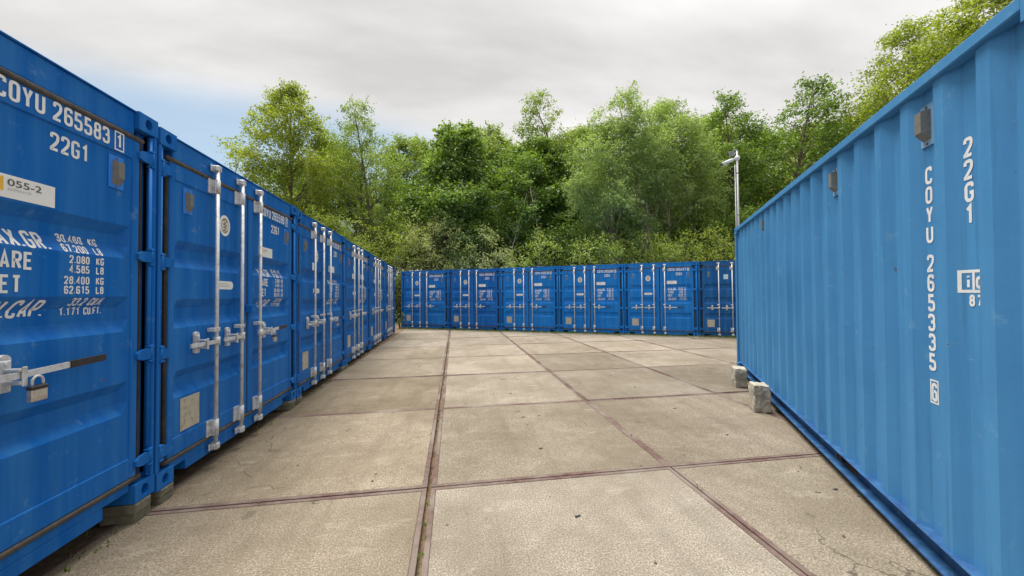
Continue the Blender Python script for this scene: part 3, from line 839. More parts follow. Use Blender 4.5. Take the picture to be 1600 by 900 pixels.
XL, Y0, Z0, AN, PW = -2.0727, 2.9427, .1206, -0.02324, 2.46
LRZ = math.pi/2-AN
def left_slot(k):
    w = k*PW+.011
    return (XL+math.sin(AN)*w, Y0+math.cos(AN)*w, max(.03, Z0-.0205*(k+.5)))
LBLUE = (.016,.118,.345)
left = [
 ('blue container numbered 265583 at the near left, cut off by the photo edge', '265583','1','box stick yel near', (.003,.116,.445)),
 ('blue container numbered 265599, second from the camera in the left row', '265599','7','box stick yel', (.003,.116,.445)),
 ('third container of the left row, small reddish stains beside its pale square sticker', '265591','3','stick sq', (.003,.108,.42)),
 ('fourth blue container of the left row counted from the camera', '265588','9','stick sq', (.003,.102,.40)),
 ('fifth blue container of the left row counted from the camera', '265586','8','stick sq', (.003,.100,.39)),
 ('last container at the far end of the left row, nearest the corner shrubs', '265596','0','stick', (.003,.098,.38)),
]
left[2] = ('third blue container of the left row counted from the camera',)+left[2][1:]
LEFT = []
for k, (lab, se, ch, st, colr) in enumerate(left):
    LEFT.append(container(lab, 'containers in the left row', left_slot(k-1), LRZ, colr, se, ch, st))

def far_slot(k):
    w = k*PW+.011
    return (FP.x+math.cos(FA)*w, FP.y+math.sin(FA)*w, .022-.004*(k+1))
far = [
 ('leftmost container of the far row, half hidden in the corner behind weeds', '265534','3','stick', (.003,.135,.50)),
 ('second container from the left in the far row, darkest navy blue', '265536','4','stick', (.003,.105,.44)),
 ('third container from the left in the far row, bright blue with lock box', '265538','5','stick box', (.004,.172,.60)),
 ('fourth container from the left in the far row, bright blue with lock box', '265580','5','stick box', (.004,.172,.60)),
 ('container numbered 265427, fifth from the left in the far row', '265427','0','stick box', (.004,.168,.585)),
 ('rightmost container of the far row, partly hidden behind the right container', None,None,'plain', (.006,.085,.30)),
]
far[1] = ('second container from the left in the far row, deep navy blue',)+far[1][1:]
FAR = []
for k, (lab, se, ch, st, colr) in enumerate(far):
    FAR.append(container(lab, 'containers in the far row', far_slot(k-1), FA, colr, se, ch, st))
# pale blue square sticker on the rightmost far container
def sq_sticker():
    mb = MB(); mb.cbox(.78, .915, DP-.0016, DP-.0005, 1.96, 2.12, .0005)
    o = obj('square_sticker', mb.mesh('square_sticker', simple('pale_blue_sticker',(.45,.66,.75),.4,0,.25,40,0)), FAR[5])
sq_sticker()

# the container on the right, long side to the yard, blank end away from the camera
RA = 0.5437; RF = Vector((5.194, 6.1119, .097))
def right_container():
    # local x=0 side faces the yard; u is measured from the blank (far) end, y = CL-u
    near = Vector((RF.x-math.sin(RA)*CL, RF.y-math.cos(RA)*CL, .097-.0135*CL+.008))
    # local +y runs from the near (door) end to the far end
    rz = math.atan2(math.cos(RA), math.sin(RA))-math.pi/2
    root = container('faded light blue container on the right, long corrugated side facing the yard', None, near, rz, (.062,.232,.475), tilt=.0120)
    col = (.062,.232,.475,1)
    place = lambda u, v, l: (SW+side_prof(u)-.0011-l, CL-u, v)
    ub = side_breaks()
    t2 = Text2D(); z = 2.105; p = .106
    def col_text(txt, uc, ztop, ww):
        z_ = ztop
        for ch in txt:
            t2.char(ch, uc-ww/2, z_-.094, .094, ww, .0165); z_ -= p
        return z_
    z = col_text('COYU', 5.228, 2.115, .054); obj('owner_code', t2.build('owner_code', M['white'], place, ub), root); t2 = Text2D()
    z = col_text('265335', 5.228, z-.050, .054); obj('serial_number', t2.build('serial_number', M['white'], place, ub), root); t2 = Text2D()
    t2.frame(5.203, 5.268, z-.163, z-.035, .009); t2.char('6', 5.2145, z-.150, .098, .044, .016)
    me = t2.build('check_digit', M['white'], place, ub); obj('check_digit', me, root)
    t2 = Text2D(); col_text('22G1', 5.504, 2.170, .054)
    me = t2.build('type_code', M['white'], place, ub); obj('type_code', me, root)
    t2 = Text2D()
    o_, h_ = -.022, .072
    t2.frame(5.470+o_, 5.606+o_, 1.366+h_, 1.474+h_, .014); t2.rect(5.532+o_, 5.546+o_, 1.380+h_, 1.460+h_)
    t2.char('i', 5.494+o_, 1.384+h_, .070, .030, .016); t2.char('c', 5.552+o_, 1.384+h_, .082, .044, .014)
    t2.char('8', 5.512+o_, 1.302+h_, .056, .034, .012); t2.char('7', 5.556+o_, 1.302+h_, .056, .034, .012)
    me = t2.build('inspection_mark', M['white'], place, ub); obj('inspection_mark', me, root)
    for u in (5.238, 4.126, 1.902):
        v = obj('vent', CM['sidevent'][0], root, (.22,.38,.55,1)); v.location = (SW+.0335, CL-u, 2.335)
        obj('vent_cover', CM['sidevent'][1], v)
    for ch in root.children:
        if ch.name.startswith('bottom_rail'): ch.color = (.022,.062,.17,1)  # darker than the body: shade in the rail channel is put into the colour
    return root
RIGHT = right_container()
RIGHT['label'] = 'faded light blue container on the right, long corrugated side facing the yard'

# ------------------------------------------------------------------ padlocks
def padlock(cont, label, k=1.0):
    o = empty('padlock', (0,0,0)); bpy.context.view_layer.update()
    mw = cont.matrix_world @ Matrix.Translation((1.590, -.084, .893))
    o.matrix_world = mw
    mb = MB(); mb.cbox(-.036, .036, -.012, .012, -.035, .022, .004); obj('lock_body', mb.mesh('lock_body', M['steel']), o)
    mb = MB(); mb.cbox(-.038, .038, -.014, .014, .0225, .040, .004); obj('lock_cap', mb.mesh('lock_cap', M['grip']), o)
    mb = MB(); pts = [(-.024,0,.038)]+[(-.024*math.cos(a), 0, .058+.026*math.sin(a)) for a in np.linspace(0,math.pi,9)]+[(.024,0,.038)]
    mb.tube(pts, .0055, 8); obj('shackle', mb.mesh('shackle', M['galv']), o)
    tag(o, label, 'padlock', 'padlocks on the door handles')
padlock(LEFT[0], 'steel padlock with dark cap on the handle of the nearest left container')
padlock(LEFT[1], 'small padlock on the handle of the second left container')
padlock(LEFT[2], 'tiny padlock on the handle of the third left container')

# ------------------------------------------------------------------ blocks and pavers
def rough_block(name, size, mat, seed, amp=.012, nseg=11):
    bm = bmesh.new(); bmesh.ops.create_cube(bm, size=1)
    bmesh.ops.subdivide_edges(bm, edges=bm.edges[:], cuts=nseg, use_grid_fill=True)
    for v in bm.verts:
        v.co = Vector((v.co.x*size[0], v.co.y*size[1], v.co.z*size[2]))
        # worn corners
        q = [abs(v.co[i])/(size[i]/2) for i in range(3)]
        e = sorted(q)[1]
        if e > .98: v.co *= .965+.02*mnoise.noise(v.co*9+Vector((seed,0,0)))
        nn = mnoise.noise(v.co*7+Vector((seed*3.1,1,2)))+.7*mnoise.noise(v.co*19+Vector((seed,5,2)))+.45*mnoise.noise(v.co*47+Vector((seed,1,7)))
        keep = v.co.z < -size[2]*.49
        v.co += v.co.normalized()*nn*amp*(0.2 if keep else 1)
        v.co.z += size[2]/2
    me = bpy.data.meshes.new(name); bm.to_mesh(me); bm.free(); me.materials.append(mat); return me
def place_block(name, size, mat, loc, rz, label, cat, group, seed, amp=.012):
    o = obj(name, rough_block(name, size, mat, seed, amp)); o.location = loc; o.rotation_euler = (0,0,rz); tag(o, label, cat, group); return o
place_block('concrete_block', (.17,.26,.30), M['stone'], (4.46,5.20,.0), -.48, 'rough concrete block by the far corner of the right container', 'block', 'concrete blocks beside the right container', 3, .014)
place_block('concrete_block', (.185,.25,.335), M['stone'], (3.80,4.10,.0), -.50, 'larger rough concrete block standing nearer along the right container', 'block', 'concrete blocks beside the right container', 8, .02)
bpy.context.view_layer.update()
def paver_pair(cont, lx, who, seed, size=(.20,.26), ly=.13):
    p = cont.matrix_world @ Vector((lx, ly, 0)); h = p.z-.001
    base = -.075 if p.x < GA-2.02 else .001
    base = 0.0
    hh = (h-base)/2
    for i, nm in ((0,'lower'),(1,'upper')):
        place_block('concrete_paver', (size[0],size[1],hh-.004), M['paver'], (p.x+.006*(i*2-1), p.y+.008*(1-i*2), base+i*hh), LRZ+.03*(i*2-1), f'{nm} mossy concrete paver stacked under the {who}', 'paver', 'pavers under the left row', seed+i, .004)
paver_pair(LEFT[0], 2.345, 'right door corner of the nearest left container', 11, (.135,.20), .10)
paver_pair(LEFT[1], .10, 'left door corner of the second left container', 21, (.13,.20), .10)
paver_pair(LEFT[1], 2.33, 'right door corner of the second left container', 31)
paver_pair(LEFT[2], .10, 'left door corner of the third left container', 41)
paver_pair(LEFT[2], 2.33, 'right door corner of the third left container', 51)
paver_pair(LEFT[3], .10, 'left door corner of the fourth left container', 61)
# earth strip that the left row stands on
def earth_strip():
    xs = list(np.linspace(-9.5, -2.75, 8))+list(np.linspace(-2.6, GA-2.014, 9)); ys = np.linspace(-5, 24, 160)
    vs = [(float(x), float(y), -.010+.012*mnoise.noise(Vector((x*5,y*5,0)))-(.02 if i in (0,) else 0)) for y in ys for i, x in enumerate(xs)]
    n = len(xs); mb = MB(); mb.add(vs, [(j*n+i,j*n+i+1,(j+1)*n+i+1,(j+1)*n+i) for j in range(len(ys)-1) for i in range(n-1)], True)
    me = mb.mesh('earth_strip', M['soil']); tag(obj('earth_strip', me), kind='structure')
earth_strip()

# ------------------------------------------------------------------ camera pole behind the right container
def cctv():
    r0 = empty('security_camera_pole', (6.05, 6.99, -.045))
    tag(r0, 'grey metal pole with a white security camera behind the right container', 'camera pole')
    d = (Vector((0,0,0))-Vector((6.05,6.99,0))).normalized(); side = Vector((-d.y, d.x, 0))   # side: to the camera's right
    if side.dot(rt) < 0: side = -side
    mb = MB(); mb.tube([(0,0,.012),(0,0,4.60)], .021, 12); mb.tube([(0,0,4.601),(0,0,4.615)], .024, 12); obj('pole', mb.mesh('pole', M['pole']), r0)
    mb = MB(); mb.tube([(0,0,0),(0,0,.011)], .12, 16); obj('base_plate', mb.mesh('base_plate', M['pole']), r0)
    mb = MB(); q = side*-.042+d*.01; mb.tube([q+Vector((0,0,.02)), q+Vector((0,0,4.3))], .011, 8)
    for z in (1.2,2.2,3.2,4.1): mb.tube([(0,0,z),(0,0,z+.03)], .0225, 12)
    obj('cable_conduit', mb.mesh('cable_conduit', M['pole']), r0)
    # bracket head
    c0 = Vector((0,0,4.415))+d*.085
    bm = bmesh.new(); bmesh.ops.create_uvsphere(bm, u_segments=16, v_segments=10, radius=.055)
    for v in bm.verts: v.co = v.co+c0
    me = bpy.data.meshes.new('mount'); bm.to_mesh(me); bm.free(); me.materials.append(M['camwhite'])
    for p in me.polygons: p.use_smooth = True
    mt = obj('mount', me, r0)
    mb = MB(); mb.tube([d*.018+Vector((0,0,4.415)), d*.06+Vector((0,0,4.415))], .04, 12); obj('mount_plate', mb.mesh('mount_plate', M['camwhite']), mt)
    a = c0+side*-.05+Vector((0,0,-.01)); b = c0+side*-.28+d*.08+Vector((0,0,-.10)); ax = (b-a).normalized()
    mb = MB(); mb.tube([a,a+ax*.03,a+ax*.05,b], [.022,.026,.036,.036], 14); cb = obj('camera_body', mb.mesh('camera_body', M['camwhite']), r0)
    mb = MB(); mb.tube([b+ax*.001,b+ax*.022], [.033,.031], 14); obj('lens', mb.mesh('lens', M['grip']), cb)
    mb = MB(); u2 = Vector((0,0,1)); 
    mb.tube([a+ax*.06+u2*.012, b+ax*.05+u2*.012], [.046,.046], 14, cap=False); 
    # small lamp head above
    k = Vector((0,0,4.545))+side*-.10+d*.04
    mb = MB(); vs = []
    nrm = (d*.7+side*-.5+Vector((0,0,-.4))).normalized(); uu = nrm.cross(Vector((0,0,1))).normalized(); vv = uu.cross(nrm)
    for w in (-.016,.016):
        for p, q in ((-1,-1),(1,-1),(1,1),(-1,1)): vs.append(k+uu*p*.055+vv*q*.05+nrm*w)
    mb.add(vs, [(0,3,2,1),(4,5,6,7),(0,1,5,4),(1,2,6,5),(2,3,7,6),(3,0,4,7)])
    lm = obj('lamp_head', mb.mesh('lamp_head', M['pole']), r0)
    mb = MB(); mb.tube([Vector((0,0,4.55)), k-nrm*.016], .009, 6); obj('lamp_arm', mb.mesh('lamp_arm', M['pole']), lm)
cctv()

# ------------------------------------------------------------------ plants
def leaf_mesh(name, cen, nrm, ax, ln, wd, tone, mat):
    """diamond leaves with a folded midrib, given as arrays"""
    n = len(cen)
    sd_ = np.cross(nrm, ax); sd_ /= np.linalg.norm(sd_, axis=1)[:,None]+1e-9
    ln = ln[:,None]; wd = wd[:,None]
    base = cen-ax*ln*.5; tip = cen+ax*ln*.5-nrm*ln*.10
    l = cen+sd_*wd*.5+nrm*wd*.16-ax*ln*.06; r = cen-sd_*wd*.5+nrm*wd*.16-ax*ln*.06
    co = np.stack([base,r,tip,l],1).reshape(-1,3)
    me = bpy.data.meshes.new(name)
    me.vertices.add(4*n); me.vertices.foreach_set('co', co.astype(np.float32).ravel())
    idx = (np.arange(n)*4)[:,None]+np.array([0,1,2,0,2,3])
    me.loops.add(6*n); me.loops.foreach_set('vertex_index', idx.astype(np.int32).ravel())
    me.polygons.add(2*n); me.polygons.foreach_set('loop_start', (np.arange(2*n)*3).astype(np.int32)); 
    me.update(calc_edges=True)
    at = me.attributes.new('tone', 'FLOAT', 'POINT'); at.data.foreach_set('value', np.repeat(tone,4).astype(np.float32))
    me.materials.append(mat); me.validate(); return me

def foliage(rg, centres, radii, per, ln, droop=0.0, wind=0.0, flat=.75, narrow=.55):
    """leaves spread through clumps: denser towards each clump's upper shell"""
    C_, N_, A_, L_, W_, T_ = [], [], [], [], [], []
    for c0, r0 in zip(centres, radii):
        n = max(6, int(per*(r0/.8)**2*rg.uniform(.7,1.3)))
        d = rg.normal(size=(n,3)); d /= np.linalg.norm(d, axis=1)[:,None]
        rad = r0*rg.uniform(.15,1.0,n)**.5*(1+.25*rg.normal(size=n))
        # a few twigs per clump give a ragged outline
        nt_ = 7; td = rg.normal(size=(nt_,3)); td[:,2] += .35; td /= np.linalg.norm(td, axis=1)[:,None]
        pick = rg.integers(0, nt_, n); on = rg.random(n) < .6
        tw = td[pick]*(r0*rg.uniform(.2,1.3,n))[:,None]+rg.normal(size=(n,3))*r0*.13
        p = np.where(on[:,None], tw, d*rad[:,None]); p[:,2] *= flat
        p[:,2] -= droop*np.abs(p[:,0]*p[:,0]+p[:,1]*p[:,1])/max(r0,.1)*.6
        nr = rg.normal(size=(n,3))*.75+np.array([0,0,.75])+p/max(r0,.1)*.45; nr /= np.linalg.norm(nr, axis=1)[:,None]
        ax = rg.normal(size=(n,3)); ax[:,2] -= droop*1.6; ax[:,0] += wind; ax -= nr*(ax*nr).sum(1)[:,None]; ax /= np.linalg.norm(ax, axis=1)[:,None]+1e-9
        C_.append(p+c0); N_.append(nr); A_.append(ax); sz = ln*rg.uniform(.65,1.25,n); L_.append(sz); W_.append(sz*narrow*rg.uniform(.8,1.2,n))
        T_.append(np.clip(rg.uniform(.1,.9)*.55+rg.random(n)*.45, 0, 1))
    return [np.concatenate(a) for a in (C_,N_,A_,L_,W_,T_)]

def tree_meshes(seed, height, base, width, kind, leaf, per=150, clumps=70, ln=.17, lean=(0,0), profile='round', stems=1, droop=0., wind=0., narrow=.55, bark='bark', csize=.75, r0=None):
    """height of the whole tree, height where the crown starts, crown width"""
    rg = np.random.default_rng(seed); mb = MB(); cents = []; rads = []
    tr = (r0 or .02*height*.55)
    if clumps > 30: clumps = int(clumps*1.5); csize *= 1.06; ln *= .95; per *= 1.5
    for st in range(stems):
        off = np.array([rg.normal()*.35, rg.normal()*.35, 0])*(stems > 1)
        ln_ = np.array([lean[0]+rg.normal()*.05*(1+stems), lean[1]+rg.normal()*.05])
        hh = height*(1-.14*st*rg.random())
        axis = []; 
        wob = rg.normal(size=(2,3))*.22
        for t in np.linspace(0,1,12):
            axis.append(np.array([off[0]+ln_[0]*hh*t**1.3+wob[0,0]*math.sin(3*t+wob[0,1]), off[1]+ln_[1]*hh*t**1.3+wob[1,0]*math.sin(3.4*t+wob[1,1]), hh*.96*t]))
        axis = np.array(axis)
        mb.tube(axis, [tr*(1-.93*t)**.9/(1+.4*st)+.012 for t in np.linspace(0,1,12)], 8)
        nc = clumps//stems
        for i in range(nc):
            t = (i+rg.random())/nc                       # place in the crown, 0 bottom, 1 top
            if profile == 'round': rr = math.sin(math.pi*(.12+.84*t))**.7
            elif profile == 'cone': rr = (1-t)**.65*(.35+.65*min(1,t*5))+.05
            elif profile == 'tall': rr = (.62+.38*math.sin(math.pi*min(1,t*1.1)))*(1-t**7)**.5+.10
            else: rr = .6+.4*rg.random()
            z = base+(height-base)*t
            ph = rg.random()*2*math.pi; q = width*.5*rr*rg.uniform(.25,1.0)**.6*(1+.22*math.sin(3*ph+seed+5*t))
            k = min(z/(hh*.96), 1)*11; i0 = int(min(k,10)); ap = axis[i0]+(axis[i0+1]-axis[i0])*(k-i0)
            c_ = np.array([ap[0]+q*math.cos(ph), ap[1]+q*math.sin(ph), z])
            cr = csize*rg.uniform(.6,1.25)*(1.0 if t < .8 else .75)
            cents.append(c_); rads.append(cr)
            # limb from lower on the stem out to the clump
            zb = max(base*.6, z-q*rg.uniform(.5,1.0)-.3); k = min(max(zb,0)/(hh*.96), .99)*11; i0 = int(k); sp = axis[i0]+(axis[min(i0+1,11)]-axis[i0])*(k-i0)
            mid = sp*.5+c_*.5+np.array([0,0,.12*q]); r1 = max(.014, tr*.30*(1-t*.7))
            if rg.random() < .8: mb.tube([sp,mid,c_], [r1,r1*.6,.008], 5, cap=False)
    trunk = mb.mesh('trunk', M[bark])
    a = foliage(rg, cents, rads, per, ln, droop, wind, .78, narrow)
    return trunk, leaf_mesh('crown', *a, LEAF[leaf])

def cam_ground(px, D):
    """plan position D metres down the optical axis and sideways as surveyed"""
    k = (px-800)/571.2*D
    return math.sin(YAW)*D+math.cos(YAW)*k, math.cos(YAW)*D-math.sin(YAW)*k
def z_of(py, D): return CAM_H+(461-py)/571.2*D

def plant_tree(name, label, px, D, top, wpx, leaf, seed, group='trees behind the far row', basefrac=.3, rz=0, meshes=None, **kw):
    x, y = cam_ground(px, D); g = bank(x,y)-.12
    h = z_of(top, D)-g; w = wpx/571.2*D
    if meshes is None: meshes = tree_meshes(seed, h, h*basefrac, w, leaf, leaf, **kw)
    o = empty(name, (x,y,g), rz); tag(o, label, 'tree', group)
    obj('trunk', meshes[0], o); obj('crown', meshes[1], o)
    return meshes

plant_tree('broadleaf_tree', 'rounded yellow-green tree at the left end of the trees', 450, 25, 152, 165, 'yellow', 1, basefrac=.2, clumps=120, per=190, ln=.17, csize=.80, profile='round')
plant_tree('birch_tree', 'airy green tree with thin feathery top, right of the yellow-green tree', 583, 26, 180, 105, 'airy', 2, basefrac=.2, clumps=110, per=150, ln=.14, csize=.72, profile='tall', stems=2)
plant_tree('maple_tree', 'dense dark green tree left of centre', 705, 24.5, 203, 140, 'dark', 3, basefrac=.2, clumps=120, per=185, ln=.21, csize=.78, narrow=.75)
plant_tree('maple_tree', 'dark dense tree just right of the dense maple, at the photo centre', 800, 26, 212, 125, 'dark', 4, basefrac=.2, clumps=95, per=175, ln=.20, csize=.75, narrow=.72, profile='tall')
plant_tree('broadleaf_tree', 'dark tree behind the silver-green trees, left side of them', 868, 28, 238, 115, 'dark', 5, basefrac=.2, clumps=85, per=160, ln=.19, csize=.80, profile='tall')
plant_tree('broadleaf_tree', 'tall thin tree whose tip rises left of the silver-green trees', 908, 29, 158, 95, 'airy', 6, basefrac=.2, clumps=70, per=130, ln=.17, csize=.75, profile='tall')
plant_tree('willow_tree', 'broad silver-green tree, leftmost of the three light ones', 962, 23.5, 192, 125, 'willow', 7, basefrac=.25, clumps=100, per=165, ln=.19, csize=.78, droop=.35, wind=.5, narrow=.36, profile='tall', bark='palebark')
plant_tree('willow_tree', 'silver-green tree with leaning pale trunk, middle of the three light ones', 1035, 24, 168, 105, 'willow', 8, basefrac=.36, clumps=92, per=165, ln=.19, csize=.78, droop=.35, wind=.5, narrow=.36, profile='tall', lean=(-.02,0), bark='palebark', stems=2)
plant_tree('willow_tree', 'silver-green tree with upright pale trunk, rightmost of the three light ones', 1095, 25, 160, 100, 'willow', 9, basefrac=.36, clumps=88, per=160, ln=.19, csize=.76, droop=.35, wind=.5, narrow=.36, profile='tall', bark='palebark')
plant_tree('broadleaf_tree', 'dark green tree behind the camera pole', 1160, 26.5, 158, 105, 'dark', 10, basefrac=.3, clumps=75, per=130, ln=.19, csize=.76, profile='tall')
plant_tree('broadleaf_tree', 'sparse dark tree with see-through crown right of the camera pole', 1240, 23, 126, 100, 'dark', 11, basefrac=.32, clumps=75, per=120, ln=.18, csize=.66, profile='tall')
plant_tree('broadleaf_tree', 'bushy green tree rising behind the middle of the right container', 1285, 27, 195, 130, 'airy', 12, basefrac=.2, clumps=90, per=165, ln=.19, csize=.85)
plant_tree('broadleaf_tree', 'large yellow-green tree with gaps above the right container', 1405, 20, 40, 185, 'yellow', 13, basefrac=.4, clumps=110, per=135, ln=.16, csize=.72, profile='round')
plant_tree('broadleaf_tree', 'tall yellow-green tree at the top right edge of the photo', 1545, 18, 0, 190, 'yellow', 14, basefrac=.4, clumps=110, per=165, ln=.16, csize=.74, profile='round')
plant_tree('broadleaf_tree', 'dark foliage tree low behind the right container near its roof', 1345, 24, 165, 120, 'dark', 15, basefrac=.3, clumps=80, per=150, ln=.18, csize=.8)
plant_tree('sapling', 'twig tops of a small tree peeping over the left row', 330, 17, 228, 34, 'airy', 16, basefrac=.62, clumps=16, per=26, ln=.11, csize=.30, r0=.03, group=None)

# trees standing further back fill the gaps
backA = plant_tree('background_tree', 'shadowy tree filling the back behind the yellow-green tree', 510, 33, 238, 150, 'airy', 31, group='trees further back', basefrac=.1, clumps=95, per=150, ln=.24, csize=1.15)
backB = plant_tree('background_tree', 'shadowy tree in the back between airy tree and dense dark tree', 640, 34, 222, 160, 'airy', 32, group='trees further back', basefrac=.1, clumps=95, per=150, ln=.24, csize=1.15)
for px, D, lab, mm, rz in ((750,33,'shadowy tree in the back right of the dense dark tree',backA,1.3),(850,35,'shadowy tree in the back left of the silver-green trees',backB,2.2),(940,34,'shadowy tree in the back behind the first silver-green tree',backA,3.9),
        (1020,36,'shadowy tree in the back behind the leaning pale trunk',backB,.7),(1110,34,'shadowy tree in the back behind the upright pale trunk',backA,5.0),(1190,35,'shadowy tree in the back right of the camera pole',backB,4.1),(1290,34,'shadowy tree in the back behind the right container',backA,2.6)):
    plant_tree('background_tree', lab, px, D, 240, 150, 'airy', 0, group='trees further back', meshes=mm, rz=rz)

# bare thin saplings in the middle
def bare_sapling(px, D, top, label, seed):
    x, y = cam_ground(px, D); g = bank(x,y)-.1; h = z_of(top,D)-g; rg = np.random.default_rng(seed); mb = MB()
    sl = rg.normal()*.5; ax = [(sl*t*t+.16*math.sin(seed+5*t), .1*math.sin(2*seed+4*t), h*t) for t in np.linspace(0,1,8)]
    mb.tube(ax, [.035*(1-.85*t)+.004 for t in np.linspace(0,1,8)], 6)
    o = empty('bare_sapling', (x,y,g)); obj('stem', mb.mesh('stem', M['palebark']), o)
    mb = MB()
    for i in range(38):
        k = rg.uniform(.25,.97); i0 = int(k*7); p = np.array(ax[i0])+(np.array(ax[min(i0+1,7)])-np.array(ax[i0]))*(k*7-i0)
        a = rg.random()*6.28; L_ = rg.uniform(.4,1.5)*(1.15-k); e = p+np.array([math.cos(a)*L_*.7, math.sin(a)*L_*.7, L_])
        mb.tube([p,(p+e)/2+np.array([0,0,-.05]),e], [.012,.009,.004], 5, cap=False)
    obj('twigs', mb.mesh('twigs', M['palebark']), o); tag(o, label, 'sapling', 'bare saplings among the bushes')
bare_sapling(795, 22.5, 300, 'thin pale bare sapling below the photo centre trees, left one', 3)
bare_sapling(842, 22.5, 290, 'thin pale bare sapling below the photo centre trees, right one', 5)
bare_sapling(1018, 22.0, 320, 'thin pale bare stem leaning under the silver-green trees', 9)

# shrubs on the bank
def shrub_mesh(seed, w, h, leaf, per, ln, csize, droop=.1, narrow=.4, wind=0):
    rg = np.random.default_rng(seed); cents = []; rads = []; mb = MB()
    n = int(14*w*h/3)+8
    for i in range(n):
        a = rg.random()*6.28; q = w*.5*rg.random()**.5; z = h*rg.uniform(.12,1.0)**.8*(1-.30*(q/(w*.5))**2)
        c_ = np.array([q*math.cos(a), q*math.sin(a)*.8, z]); cents.append(c_); rads.append(csize*rg.uniform(.6,1.2))
        if i % 2 == 0: mb.tube([(c_[0]*.15,c_[1]*.15,-.1), c_*np.array([.5,.5,.55]), c_], [.025,.016,.006], 5, cap=False)
    a = foliage(rg, cents, rads, per, ln, droop, wind, .9, narrow)
    return mb.mesh('stems', M['bark']), leaf_mesh('foliage', *a, LEAF[leaf])
def plant_shrub(px, D, wpx, top, leaf, label, seed, meshes=None, rz=0, g=None, group='shrubs on the bank', **kw):
    x, y = cam_ground(px, D); g = (bank(x,y)-.12) if g is None else g
    h = max(z_of(top,D)-g, .5); w = wpx/571.2*D
    ms = meshes or shrub_mesh(seed, w, h, leaf, **kw)
    o = empty('shrub', (x,y,g), rz); tag(o, label, 'shrub', group); obj('stems', ms[0], o); obj('foliage', ms[1], o); return ms
K = dict(per=150, ln=.13, csize=.48)
plant_shrub(500, 21.5, 110, 318, 'shrub', 'bright yellow-green shrub below the airy birch, left one', 51, **K)
plant_shrub(560, 21.5, 105, 330, 'shrub', 'bright yellow-green shrub spreading over the end of the left row', 52, **K)
plant_shrub(430, 22.0, 110, 330, 'shrub', 'yellow-green shrub at the foot of the rounded left tree', 50, **K)
plant_shrub(612, 22.5, 60, 385, 'silver', 'pale shrub over the last container of the left row', 53, per=150, ln=.13, csize=.42)
plant_shrub(628, 22, 80, 330, 'shrub', 'green shrub behind the leftmost far container', 54, **K)
plant_shrub(676, 21.5, 80, 308, 'silver', 'tall pale green shrub under the dense dark tree', 55, per=150, ln=.15, csize=.50)
plant_shrub(755, 21.0, 115, 355, 'silver', 'silvery spreading shrub above the second far container', 56, per=190, ln=.15, csize=.45, narrow=.3, droop=.4)
plant_shrub(720, 21.5, 60, 355, 'dark', 'small dark shrub between the pale and silvery shrubs', 57, **K)
plant_shrub(845, 21.5, 110, 358, 'shrub', 'green shrub with upright shoots behind the third far container', 58, **K)
plant_shrub(900, 23, 90, 345, 'dark', 'dark shrub under the dark trees right of the bare saplings', 59, per=150, ln=.16, csize=.55)
plant_shrub(930, 20.5, 85, 365, 'shrub', 'green shrub behind the fourth far container', 60, **K)
plant_shrub(985, 21.0, 100, 360, 'shrub', 'broad green shrub left of the leaning bare stem', 61, **K)
plant_shrub(1060, 20.5, 110, 356, 'shrub', 'bright green shrub behind container 265427', 62, **K)
plant_shrub(1125, 20.5, 90, 352, 'shrub', 'green shrub beside the camera pole', 63, **K)
plant_shrub(960, 25, 120, 335, 'dark', 'dark undergrowth shrub below the first silver-green tree', 64, per=150, ln=.17, csize=.6)
plant_shrub(1080, 24.5, 130, 335, 'dark', 'dark undergrowth shrub below the upright pale trunk', 65, per=150, ln=.17, csize=.6)
plant_shrub(1190, 23, 120, 320, 'dark', 'dark undergrowth shrub right of the camera pole', 66, per=150, ln=.17, csize=.6)
plant_shrub(780, 25, 120, 330, 'dark', 'dark undergrowth shrub behind the bare saplings', 67, per=150, ln=.17, csize=.6)
plant_shrub(626, 16.6, 16, 478, 'dark', 'low weeds in the corner between left and far rows', 68, g=-.02, per=120, ln=.09, csize=.16, group=None)

# weeds, moss and litter
def weed_plant(loc, label, seed, h=.13):
    rg = np.random.default_rng(seed); n = 16
    ang = rg.random(n)*6.28; el = rg.uniform(.5,1.2,n); ax = np.stack([np.cos(ang)*np.cos(el),np.sin(ang)*np.cos(el),np.sin(el)],1)
    ln = h*rg.uniform(.5,1,n); cen = ax*ln[:,None]*.5+rg.normal(size=(n,3))*np.array([.012,.012,0]); nr = np.cross(ax, rg.normal(size=(n,3))); nr /= np.linalg.norm(nr,axis=1)[:,None]
    me = leaf_mesh('weed', cen, nr, ax, ln, ln*.28, rg.random(n), LEAF['weed'])
    o = obj('weed', me); o.location = loc; tag(o, label, 'weed', None); return o
weed_plant((-2.035,1.98,-.005), 'green weed sprouting beside the nearest left container', 5, .15)
def blades(name, pts, hs, mat, label, cat, seed, wid=.25):
    rg = np.random.default_rng(seed); pts = np.asarray(pts); n = len(pts); hs = np.asarray(hs)
    ang = rg.random(n)*6.28; el = rg.uniform(.6,1.45,n); ax = np.stack([np.cos(ang)*np.cos(el),np.sin(ang)*np.cos(el),np.sin(el)],1)
    cen = pts+ax*hs[:,None]*.5; nr = np.cross(ax, rg.normal(size=(n,3))); nr /= np.linalg.norm(nr,axis=1)[:,None]
    o = obj(name, leaf_mesh(name, cen, nr, ax, hs, hs*wid, rg.random(n), mat)); tag(o, label, cat, kind='stuff'); return o
rg = np.random.default_rng(77)
P_, H_ = [], []
for k in range(46):                                        # tufts in the open joint
    y = GB-1.4+rg.random()**1.3*11; n = rg.integers(3,10)
    for i in range(n): P_.append((GA-.008+rg.normal()*.004, y+rg.normal()*.02, -.008)); H_.append(rg.uniform(.012,.035))
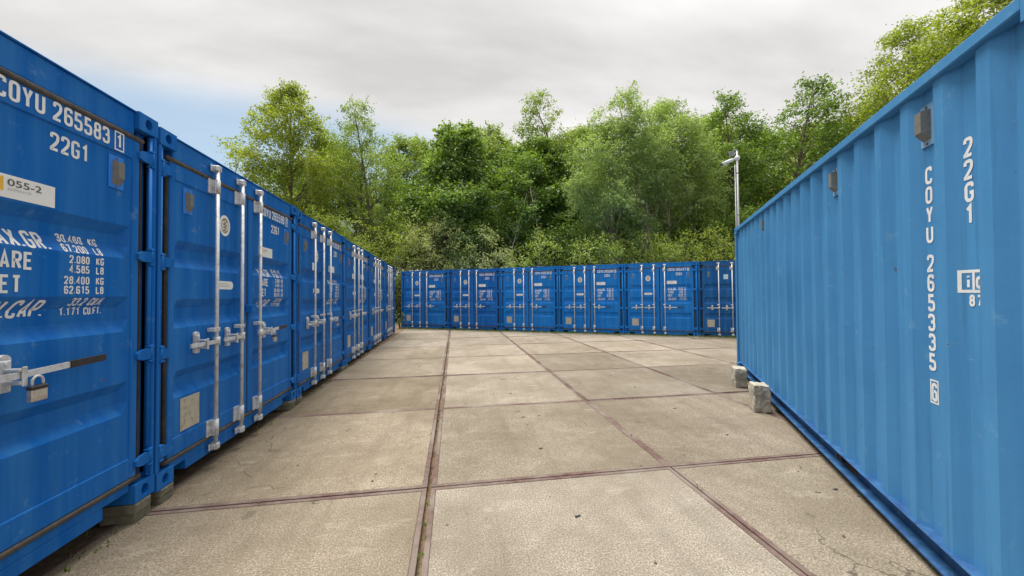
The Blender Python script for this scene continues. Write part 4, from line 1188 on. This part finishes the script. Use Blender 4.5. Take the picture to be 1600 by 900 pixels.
for (y, n) in ((1.95,12),(2.45,14)):
    for i in range(n): P_.append((GA-.008+rg.normal()*.007, y+rg.normal()*.02, -.006)); H_.append(rg.uniform(.012,.028))
for k in range(40):
    i = rg.integers(0,4); y = GB-1+rg.random()*11
    for q in range(4): P_.append((GA+2*i+rg.normal()*.01, y+rg.normal()*.03, 0)); H_.append(rg.uniform(.012,.03))
blades('joint_weeds', P_, H_, LEAF['weed'], 'small green weeds and moss in the slab joints', 'weeds', 1, .35)
P_, H_ = [], []
fd = Vector((math.cos(FA), math.sin(FA)))
for k in range(9000):                                      # fringe along the foot of the far row
    t = rg.uniform(-2.4, 12.2); cl_ = .5+.5*mnoise.noise(Vector((t*1.7,0,4))); 
    if rg.random() > cl_*1.3: continue
    n = -abs(rg.normal())*.30-.01
    P_.append((FP.x+fd.x*t+FN.x*n, FP.y+fd.y*t+FN.y*n, 0)); H_.append(rg.uniform(.02,.085)*(1.3+n*1.6 if n > -.6 else .4))
for k in range(1500):                                      # foot of the left row
    y = rg.uniform(1.2, 15.5); w = y-Y0; x = XL+math.tan(AN)*w+.02-abs(rg.normal())*.10
    if mnoise.noise(Vector((y*1.4,2,1))) < .05: continue
    P_.append((x,y,-.01)); H_.append(rg.uniform(.012,.05))
blades('weed_fringe', P_, H_, LEAF['weed'], 'fringe of weeds along the foot of the container rows', 'weeds', 2, .22)
P_, H_ = [], []
def litter():
    n = 330; x = rg.uniform(-2.0, 7.5, n); y = rg.uniform(1.2, 13, n)
    cen = np.stack([x,y,np.full(n,.006)],1); nr = rg.normal(size=(n,3))*.25+np.array([0,0,1]); nr /= np.linalg.norm(nr,axis=1)[:,None]
    ax = rg.normal(size=(n,3)); ax -= nr*(ax*nr).sum(1)[:,None]; ax /= np.linalg.norm(ax,axis=1)[:,None]; ln = rg.uniform(.008,.032,n)
    m_ = leaf_material('dry_leaf', (.06,.04,.02), (.26,.22,.09), .1)
    tag(obj('leaf_litter', leaf_mesh('leaf_litter', cen, nr, ax, ln, ln*.6, rg.random(n), m_)), 'scattered dry leaf bits on the slabs', 'leaf litter', kind='stuff')
litter()
